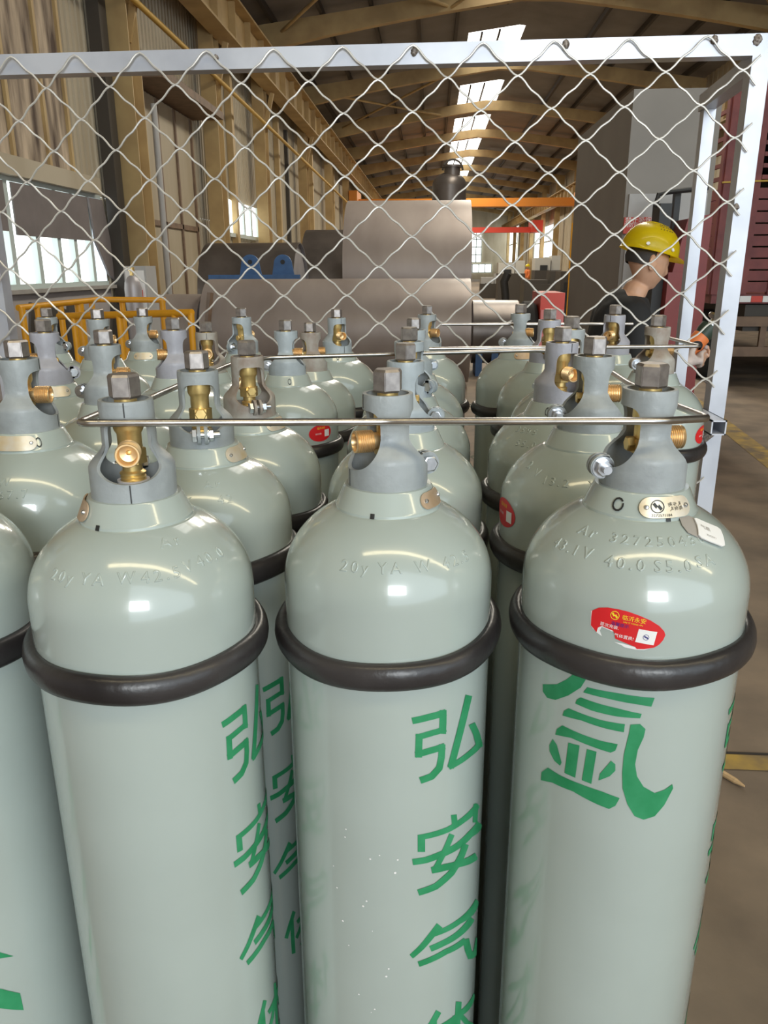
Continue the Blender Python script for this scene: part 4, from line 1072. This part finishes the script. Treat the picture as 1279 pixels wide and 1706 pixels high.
# white electrical cabinet and a slim gray bottle in front of it
p, q = at_y(205, 443, 9.2), at_y(247, 500, 9.2)
cb = tag(empty('electrical_cabinet', ((p[0]+q[0])/2, 9.35, 0)), 'pale narrow electrical cabinet behind the yellow railing', 'cabinet')
w2 = (q[0]-p[0])/2
obj('cabinet_box', bevel(box(B(), -w2, w2, -.15, .2, .0, p[2]), .01), M['panel_white'], cb)
obj('door_panel', bevel(box(B(), -w2+.02, w2-.02, -.165, -.15, .1, p[2]-.05), .004), M['white'], cb)
obj('switch', bevel(box(B(), w2-.09, w2-.05, -.19, -.165, 1.28, 1.36), .004), M['bright_red'], cb)
p = at_y(222, 456, 9.0)
gb = tag(empty('gas_bottle', (p[0], 8.95, 0)), 'slim gray gas bottle standing before the pale cabinet', 'gas bottle')
zt = p[2]
obj('bottle_body', lathe(B(), [(.09, 0), (.095, .02), (.095, zt-.16), (.085, zt-.09), (.055, zt-.04), (.03, zt-.02)], 28, cap0=True), M['tank_end'], gb)
obj('valve', lathe(B(), [(.02, zt-.02), (.02, zt+.03), (.035, zt+.03), (.035, zt+.07), (.001, zt+.07)], 14), M['brass'], gb)
# dark leaning plates behind the railing
for i, (u, y) in enumerate(((48, 8.6), (82, 8.8), (112, 8.9), (186, 8.8))):
    p = at_y(u, 520, y)
    o = obj('steel_plate', beam(B(), (p[0]-.05, y, .0), (p[0]-.05, y+.35, 1.18), .42, .03, (1, 0, 0)), M['dark_steel'], smooth=False)
    tag(o, ('first', 'second', 'third', 'fourth')[i]+' dark steel plate from the left leaning behind the yellow railing', 'steel plate', 'plates behind the railing')
p = at_y(335, 505, 10)
tag(obj('steel_bar', beam(B(), (p[0]-.06, 9.9, 0), (p[0]+.10, 10.1, 1.30), .07, .05), M['brownmetal'], smooth=False), 'dark steel bar leaning by the left end of the large tank', 'bar')
# ------------------------------------------------------------------ far machines
def machine(name, u0, v0, u1, v1, y, m1, m2, label, cat='machine'):
    a, b = at_y(u0, v0, y), at_y(u1, v1, y); w = (b[0]-a[0])
    t = tag(empty(name, ((a[0]+b[0])/2, y, 0)), label, cat, 'machines far down the hall')
    obj('bed', bevel(box(B(), -w/2, w/2, -.6, .6, 0, max(.5, b[2]+.3)), .05), M[m2], t)
    obj('housing', bevel(box(B(), -w/2, w*.1, -.5, .5, max(.5, b[2]+.3), a[2]), .06), M[m1], t)
    obj('headstock', bevel(box(B(), w*.14, w*.48, -.4, .4, max(.5, b[2]+.3), (a[2]+b[2])/2+.5), .06), M[m1], t)
    obj('control_screen', box(B(), -w*.3, -w*.02, -.56, -.5, a[2]-.9, a[2]-.3), M['black'], t, smooth=False)
    return t
machine('machine_tool', 829, 438, 872, 466, 40, 'whiteish', 'dark_steel', 'cream machine tool with a dark screen in the far hall')
machine('machine_tool', 889, 430, 930, 462, 36, 'whiteish', 'dark_steel', 'cream machine tool before the right far windows')
machine('machine_tool', 800, 462, 835, 482, 44, 'panel_white', 'dark_steel', 'low dark machine bed at the left of the far hall')
machine('machine_tool', 870, 466, 935, 488, 28, 'dark_steel', 'dark_steel', 'long dark machine bed in front of the far machines')
machine('machine_tool', 930, 452, 958, 500, 24, 'dark_steel', 'black', 'dark machine with yellow posts by the gray tower')
p = at_y(955, 500, 22)
for i, u in enumerate((948, 957)):
    p = at_y(u, 500, 20+2*i); tag(obj('safety_post', tube(B(), (p[0], 20+2*i, 0), (p[0], 20+2*i, 2.6-.4*i), .06, 10), M['rail_yellow']), ('nearer', 'farther')[i]+' yellow post at the left edge of the gray tower', 'post', 'yellow posts')
p = at_y(841, 505, 26)
bm = B(); pathtube(bm, [(0, 0, 0), (.02, 0, .35), (0, 0, .75), (-.06, 0, 1.15), (.05, 0, 1.4)], .13, 10)
o = obj('hose_stand', bm, M['black']); o.location = (p[0], 26, 0); tag(o, 'black upright hose stand alone on the far floor', 'stand')
p = at_y(815, 490, 30)
bm = B(); box(bm, -.8, .8, -.3, .3, 0, .25)
o = obj('cable_tray', bm, mat('tray_yellow', (.45, .40, .08), .6), smooth=False); o.location = (p[0], 30, 0); tag(o, 'low yellow-green tray on the far floor left of the hose stand', 'tray')
# ------------------------------------------------------------------ people
def skin_obj(name, nodes, edges, m, parent=None, levels=2, root=0):
    """nodes: (x, y, z, rx, ry); a continuous surface grown along the edges"""
    me = bpy.data.meshes.new(name)
    me.from_pydata([n[:3] for n in nodes], edges, [])
    o = bpy.data.objects.new(name, me); COL.objects.link(o)
    o.modifiers.new('skin', 'SKIN').use_smooth_shade = True
    for i, n in enumerate(nodes):
        sv = me.skin_vertices[0].data[i]; sv.radius = (n[3], n[4] if len(n) > 4 else n[3]); sv.use_root = (i == root)
    s = o.modifiers.new('sub', 'SUBSURF'); s.levels = levels; s.render_levels = levels
    bpy.context.view_layer.update()
    m2 = bpy.data.meshes.new_from_object(o.evaluated_get(bpy.context.evaluated_depsgraph_get()))
    bpy.data.objects.remove(o); bpy.data.meshes.remove(me)
    bm = B(); bm.from_mesh(m2); bpy.data.meshes.remove(m2)
    return bm
def head_bm(c, fx, tilt, s=1.0):
    """head looking along fx (angle in plan), nodded by tilt"""
    bm = B(); bmesh.ops.create_uvsphere(bm, u_segments=48, v_segments=36, radius=1)
    for v in bm.verts:
        x, y, z = v.co       # x forward
        X, Y, Z = x*.098, y*.076, z*.118
        if z < 0:            # jaw narrows and comes forward
            k = -z; Y *= 1-.30*k*k; X = X*(1-.16*k) + .022*k
            if x < 0: X *= 1-.45*k
        if x > .3:
            X -= .010*(x-.3)     # flatter face
            X += .020*math.exp(-((y/.20)**2+((z+.22)/.17)**2))       # nose
            X += .012*math.exp(-((y/.16)**2+((z+.02)/.25)**2))       # bridge
            X += .007*math.exp(-((y/.55)**2+((z-.16)/.10)**2))       # brow
            for sd in (-.36, .36): X -= .012*math.exp(-(((y-sd)/.20)**2+((z-.01)/.12)**2))
            X += .006*math.exp(-((y/.30)**2+((z+.50)/.07)**2)) + .006*math.exp(-((y/.28)**2+((z+.60)/.06)**2)) - .003*math.exp(-((y/.35)**2+((z+.55)/.025)**2))
            X += .012*math.exp(-((y/.30)**2+((z+.85)/.16)**2))       # chin
        v.co = (X, Y, Z)
    # ears
    for sd in (-1, 1):
        e = bmesh.ops.create_uvsphere(bm, u_segments=16, v_segments=12, radius=1)['verts']
        for v in e:
            x, y, z = v.co; r = math.hypot(x, z)
            v.co = (x*.020-.012+z*-.004, sd*(.074+y*.008+.006*max(0, r-.5)+ (.010 if x < 0 else 0)*abs(x)), z*.034-.012)
    M4 = Matrix.Translation(c) @ Matrix.Rotation(fx, 4, 'Z') @ Matrix.Rotation(tilt, 4, 'Y') @ Matrix.Scale(s, 4)
    bmesh.ops.transform(bm, matrix=M4, verts=bm.verts)
    return bm, M4
def merge(bms):
    out = B()
    for b in bms:
        me = bpy.data.meshes.new('t'); b.to_mesh(me); b.free(); out.from_mesh(me); bpy.data.meshes.remove(me)
    return out
def hand_nodes(w, d, side, up, curl, s=1.0):
    """wrist w, direction d, side vector towards the thumb, palm normal up: five bent fingers"""
    w, d, side, up = Vector(w), Vector(d).normalized(), Vector(side).normalized(), Vector(up).normalized()
    N = [(*w, .027*s, .020*s), (*(w+d*.05*s), .038*s, .016*s), (*(w+d*.09*s), .040*s, .014*s)]; E = [(0, 1), (1, 2)]
    for k, (o, L) in enumerate(((.030, .072), (.010, .080), (-.010, .075), (-.029, .060))):
        p = w+d*.092*s+side*o*s; base = len(N)
        N.append((*p, .0100*s)); E.append((2, base)); a = 0; q = p
        for seg in (.45, .32, .25):
            a += curl; q = q+(d*math.cos(a)-up*math.sin(a))*L*seg*s
            N.append((*q, .0090*s)); E.append((len(N)-2, len(N)-1))
    p = w+d*.035*s+side*.034*s; base = len(N); N.append((*p, .012*s)); E.append((1, base))
    q = p+(d*.5+side*.7-up*.3).normalized()*.035*s; N.append((*q, .0105*s)); E.append((base, base+1))
    q = q+(d*.9+side*.2-up*.5).normalized()*.030*s; N.append((*q, .0095*s)); E.append((base+1, base+2))
    return N, E
def remesh(bm, name, m, vox, parent=None):
    me = bpy.data.meshes.new(name); bm.to_mesh(me); bm.free()
    o = bpy.data.objects.new(name, me); COL.objects.link(o)
    r = o.modifiers.new('r', 'REMESH'); r.mode = 'VOXEL'; r.voxel_size = vox
    s = o.modifiers.new('s', 'SMOOTH'); s.factor = .5; s.iterations = 4
    bpy.context.view_layer.update()
    m2 = bpy.data.meshes.new_from_object(o.evaluated_get(bpy.context.evaluated_depsgraph_get()))
    o.modifiers.clear(); o.data = m2; m2.materials.clear(); m2.materials.append(m); m2.shade_smooth()
    if parent: o.parent = parent
    return o
# the man with the yellow helmet: facing right, head bowed over what he holds
px, py = .870, 3.72
hd = Vector((.963, 3.70, 1.622))
fa = D(12)
man_n = [(px-.02, py, .93, .15, .12), (px-.03, py, 1.12, .145, .115), (px-.015, py, 1.30, .165, .125), (px+.012, py, 1.41, .13, .10), (px+.045, py-.005, 1.475, .062, .06), (px+.075, py-.012, 1.545, .058, .056),
         (px+.02, py-.185, 1.395, .062), (px+.035, py-.235, 1.22, .05), (px+.075, py-.245, 1.10, .042), (px+.20, py-.19, 1.16, .036), (px+.262, py-.150, 1.19, .027),
         (px+.02, py+.185, 1.395, .062), (px+.05, py+.225, 1.22, .05), (px+.09, py+.22, 1.10, .042), (px+.20, py+.10, 1.17, .036), (px+.262, py+.03, 1.205, .027),
         (px-.02, py-.10, .84, .095), (px-.01, py-.11, .50, .062), (px-.035, py-.115, .28, .06), (px-.05, py-.115, .075, .042), (px+.09, py-.125, .035, .036),
         (px-.02, py+.10, .84, .095), (px+.01, py+.11, .50, .062), (px-.02, py+.115, .28, .06), (px-.04, py+.115, .075, .042), (px+.10, py+.125, .035, .036)]
man_e = [(0, 1), (1, 2), (2, 3), (3, 4), (4, 5), (3, 6), (6, 7), (7, 8), (8, 9), (9, 10), (3, 11), (11, 12), (12, 13), (13, 14), (14, 15), (0, 16), (16, 17), (17, 18), (18, 19), (19, 20), (0, 21), (21, 22), (22, 23), (23, 24), (24, 25)]
bb = skin_obj('b', man_n, man_e, M['skin'])
hb, HM = head_bm(hd, fa, D(16))
hn, he = hand_nodes((px+.262, py-.150, 1.19), (.9, .35, .1), (0, -.2, 1), (.2, -.95, 0), .55)
h1 = skin_obj('h', hn, he, M['skin'], levels=1)
hn, he = hand_nodes((px+.262, py+.03, 1.205), (.9, -.25, .1), (0, .2, 1), (-.2, .95, 0), .55)
h2 = skin_obj('h', hn, he, M['skin'], levels=1)
man = remesh(merge([bb, hb, h1, h2]), 'person', M['skin'], .0055)
tag(man, 'man in a yellow safety helmet and black T-shirt, head bowed to the right', 'person')
def garment(body, name, keep, off, m, smooth=3):
    """cloth that follows the body: the kept skin pushed outward and relaxed"""
    bm = B(); bm.from_mesh(body.data)
    bmesh.ops.delete(bm, geom=[v for v in bm.verts if not keep(v.co)], context='VERTS')
    bm.normal_update()
    for _ in range(smooth): bmesh.ops.smooth_vert(bm, verts=[v for v in bm.verts if not v.is_boundary], factor=.5, use_axis_x=True, use_axis_y=True, use_axis_z=True)
    bm.normal_update()
    for v in bm.verts: v.co += v.normal*(off+.006*noise.noise(v.co*14))
    for _ in range(2): bmesh.ops.smooth_vert(bm, verts=[v for v in bm.verts if v.is_boundary], factor=.5, use_axis_x=True, use_axis_y=True, use_axis_z=True)
    return obj(name, bm, m, body, angle=180)
def shirt_keep(c):
    x, y, z = c.x-px, c.y-py, c.z
    if z > 1.472+.28*max(0, .03-x)*0+(.02 if x < .0 else -.01): return False
    if z > 1.40 and (x-.045)**2+y**2 < .066**2 and z > 1.455: return False
    if abs(y) > .155 and z < 1.19: return False
    if x > .13 and z < 1.25: return False
    return z > .86
garment(man, 'shirt', shirt_keep, .014, M['shirt'])
garment(man, 'trousers', lambda c: .09 < c.z < .97 and not (c.z > .92 and (c.x-px > .16 or abs(c.y-py) > .2)), .016, M['trouser'])
for s, xx in ((-.12, px+.02), (.12, px+.03)):
    bm = B(); bmesh.ops.create_uvsphere(bm, u_segments=20, v_segments=14, radius=1)
    for v in bm.verts: v.co = Vector((v.co.x*.145+xx, v.co.y*.05+py+s, max(0, v.co.z*.06+.04+(.03 if v.co.x < -.2 else 0))))
    obj('shoe', bm, M['black'], man)
# hair: close-cropped cap under the helmet
bm = B(); bmesh.ops.create_uvsphere(bm, u_segments=36, v_segments=28, radius=1)
for v in bm.verts:
    x, y, z = v.co; k = 1.035
    X, Y, Z = x*.098*k, y*.076*k, z*.118*k
    if z < 0: X *= (1-.45*(-z)) if x < 0 else 1
    v.co = (X-.004, Y, Z)
bmesh.ops.delete(bm, geom=[f for f in bm.faces if (lambda c: c.z < -.030 or (c.x > -.005 and c.z < .045))(f.calc_center_median())], context='FACES')
bmesh.ops.transform(bm, matrix=HM, verts=bm.verts)
obj('hair', bm, M['hair'], man)
# helmet
hm = B(); n = 44; prof = []
rows = 14
vs = []
for i in range(rows+1):
    a = PI/2*i/rows; ring = []
    for k in range(n):
        t = 2*PI*k/n; cx2 = math.cos(t); sy = math.sin(t)
        r = math.cos(a)**.85 if i < rows else .001
        fl = 1+.05*(math.sin(a)**2)*math.exp(-(sy/.3)**2)
        ring.append(hm.verts.new((.132*cx2*r-.004, .108*sy*r, .042+.118*math.sin(a)*fl)))
    vs.append(ring)
for A_, C_ in zip(vs, vs[1:]):
    for k in range(n): hm.faces.new((A_[k], A_[(k+1) % n], C_[(k+1) % n], C_[k]))
# brim: short all round, long at the front
br = []
for k in range(n):
    t = 2*PI*k/n; f = max(0, math.cos(t))**2; ex = 1.04+.36*f
    br.append(hm.verts.new((.132*math.cos(t)*ex-.004, .108*math.sin(t)*(1.05+.10*f), .034-.006*f)))
for k in range(n): hm.faces.new((br[k], br[(k+1) % n], vs[0][(k+1) % n], vs[0][k]))
bmesh.ops.solidify(hm, geom=hm.faces[:], thickness=.003)
bmesh.ops.transform(hm, matrix=HM @ Matrix.Rotation(D(-3), 4, 'Y'), verts=hm.verts)
he_ = obj('helmet', hm, M['helmet'], man, angle=50)
he_['label'] = 'yellow safety helmet'
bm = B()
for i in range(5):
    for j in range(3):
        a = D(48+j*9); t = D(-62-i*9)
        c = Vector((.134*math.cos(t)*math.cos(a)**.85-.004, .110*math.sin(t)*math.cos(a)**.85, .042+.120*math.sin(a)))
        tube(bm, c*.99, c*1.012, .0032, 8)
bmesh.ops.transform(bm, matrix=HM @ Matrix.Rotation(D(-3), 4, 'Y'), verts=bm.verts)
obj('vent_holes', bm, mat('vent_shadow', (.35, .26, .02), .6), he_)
bm = B()
for t in (-118, -66):
    t = D(t); c = Vector((.133*math.cos(t)-.004, .109*math.sin(t), .058)); tube(bm, c*.995, c*1.03, .008, 12)
bmesh.ops.transform(bm, matrix=HM @ Matrix.Rotation(D(-3), 4, 'Y'), verts=bm.verts)
obj('strap_stud', bm, M['white'], he_)
# white work gloves over the hands
for wn_, dd, sd, up_ in (((px+.255, py-.152, 1.19), (.9, .35, .1), (0, -.2, 1), (.2, -.95, 0)), ((px+.255, py+.032, 1.205), (.9, -.25, .1), (0, .2, 1), (-.2, .95, 0))):
    hn, he = hand_nodes(wn_, dd, sd, up_, .55, 1.0)
    hn = [(*q[:3], *[r*1.18+.002 for r in q[3:]]) for q in hn]
    hn.append((wn_[0]-.05, wn_[1]-(.02 if wn_[1] < py else -.02), wn_[2]-.01, .040)); he.append((0, len(hn)-1))
    remesh(skin_obj('g', hn, he, M['glove'], levels=1), 'work_glove', M['glove'], .005, man)
# what he holds: a dark tool with an orange label
p = Vector((px+.325, py-.07, 1.262))
tl = tag(empty('power_tool', p, D(10)), 'dark power tool with an orange label in the gloved hands of the man', 'power tool')
bm = B(); lathe(bm, [(.001, -.11), (.034, -.105), (.038, -.05), (.036, .05), (.042, .07), (.042, .10), (.001, .105)], 24)
o = obj('tool_body', bm, M['darkgreen'], tl); o.rotation_euler = (0, .7, 0)
bm = B(); lathe(bm, [(.001, .105), (.02, .106), (.02, .135), (.045, .14), (.045, .15), (.001, .15)], 20)
o = obj('spindle', bm, M['zinc'], tl); o.rotation_euler = (0, .7, 0)
bm = B(); lathe(bm, [(.0395, -.048), (.0405, -.046), (.0400, .046), (.0378, .048)], 24)
o = obj('tool_label', bm, M['orange_label'], tl); o.rotation_euler = (0, .7, 0)
bm = B(); pathtube(bm, [(-.07, -.0, -.09), (-.09, 0, -.2), (-.06, 0, -.35), (-.02, .03, -.6)], .006, 8)
obj('cord', bm, M['black'], tl)
# a worker far down the hall
def far_worker(x, y, rz, top, low, label, cap=None):
    t = [(0, 0, .92, .14, .11), (0, 0, 1.15, .14, .11), (0, 0, 1.36, .16, .11), (0, 0, 1.48, .06), (0, .20, 1.38, .06), (.03, .25, 1.15, .05), (.12, .22, .95, .04), (0, -.20, 1.38, .06), (.05, -.25, 1.15, .05), (.16, -.20, .98, .04),
         (0, .1, .82, .09), (0, .1, .48, .065), (-.02, .1, .08, .045), (.1, .1, .04, .04), (0, -.1, .82, .09), (.02, -.1, .48, .065), (0, -.1, .08, .045), (.12, -.1, .04, .04)]
    e = [(0, 1), (1, 2), (2, 3), (2, 4), (4, 5), (5, 6), (2, 7), (7, 8), (8, 9), (0, 10), (10, 11), (11, 12), (12, 13), (0, 14), (14, 15), (15, 16), (16, 17)]
    b = skin_obj('b', t, e, M['skin'], levels=1); h, hm_ = head_bm(Vector((.02, 0, 1.60)), 0, .1)
    parts = [b, h]
    for w, sd in (((.12, .22, .95), 1), ((.16, -.20, .98), -1)):
        hn, he = hand_nodes(w, (.5, 0, -.85), (.8, 0, .5), (0, sd, 0), .3); parts.append(skin_obj('h', hn, he, M['skin'], levels=1))
    o = remesh(merge(parts), 'person', M['skin'], .011); o.location = (x, y, 0); o.rotation_euler = (0, 0, rz)
    tag(o, label, 'person')
    garment(o, 'jacket', lambda c: .88 < c.z < 1.47 and not (c.z < 1.0 and c.x > .06), .02, top, 1)
    garment(o, 'trousers', lambda c: .08 < c.z < .92 and abs(c.y) < .19, .02, low, 1)
    bm = B(); bmesh.ops.create_uvsphere(bm, u_segments=20, v_segments=16, radius=1)
    for v in bm.verts: v.co = Vector((v.co.x*.135+.01, v.co.y*.11, max(-.02, v.co.z*.13)+1.63))
    obj('cap', bm, cap or M['helmet'], o)
    return o
p = at_y(877, 488, 46)
far_worker(p[0], 46, D(200), M['orange_label'], M['navy'], 'distant worker in an orange jacket and navy trousers before the far machines')
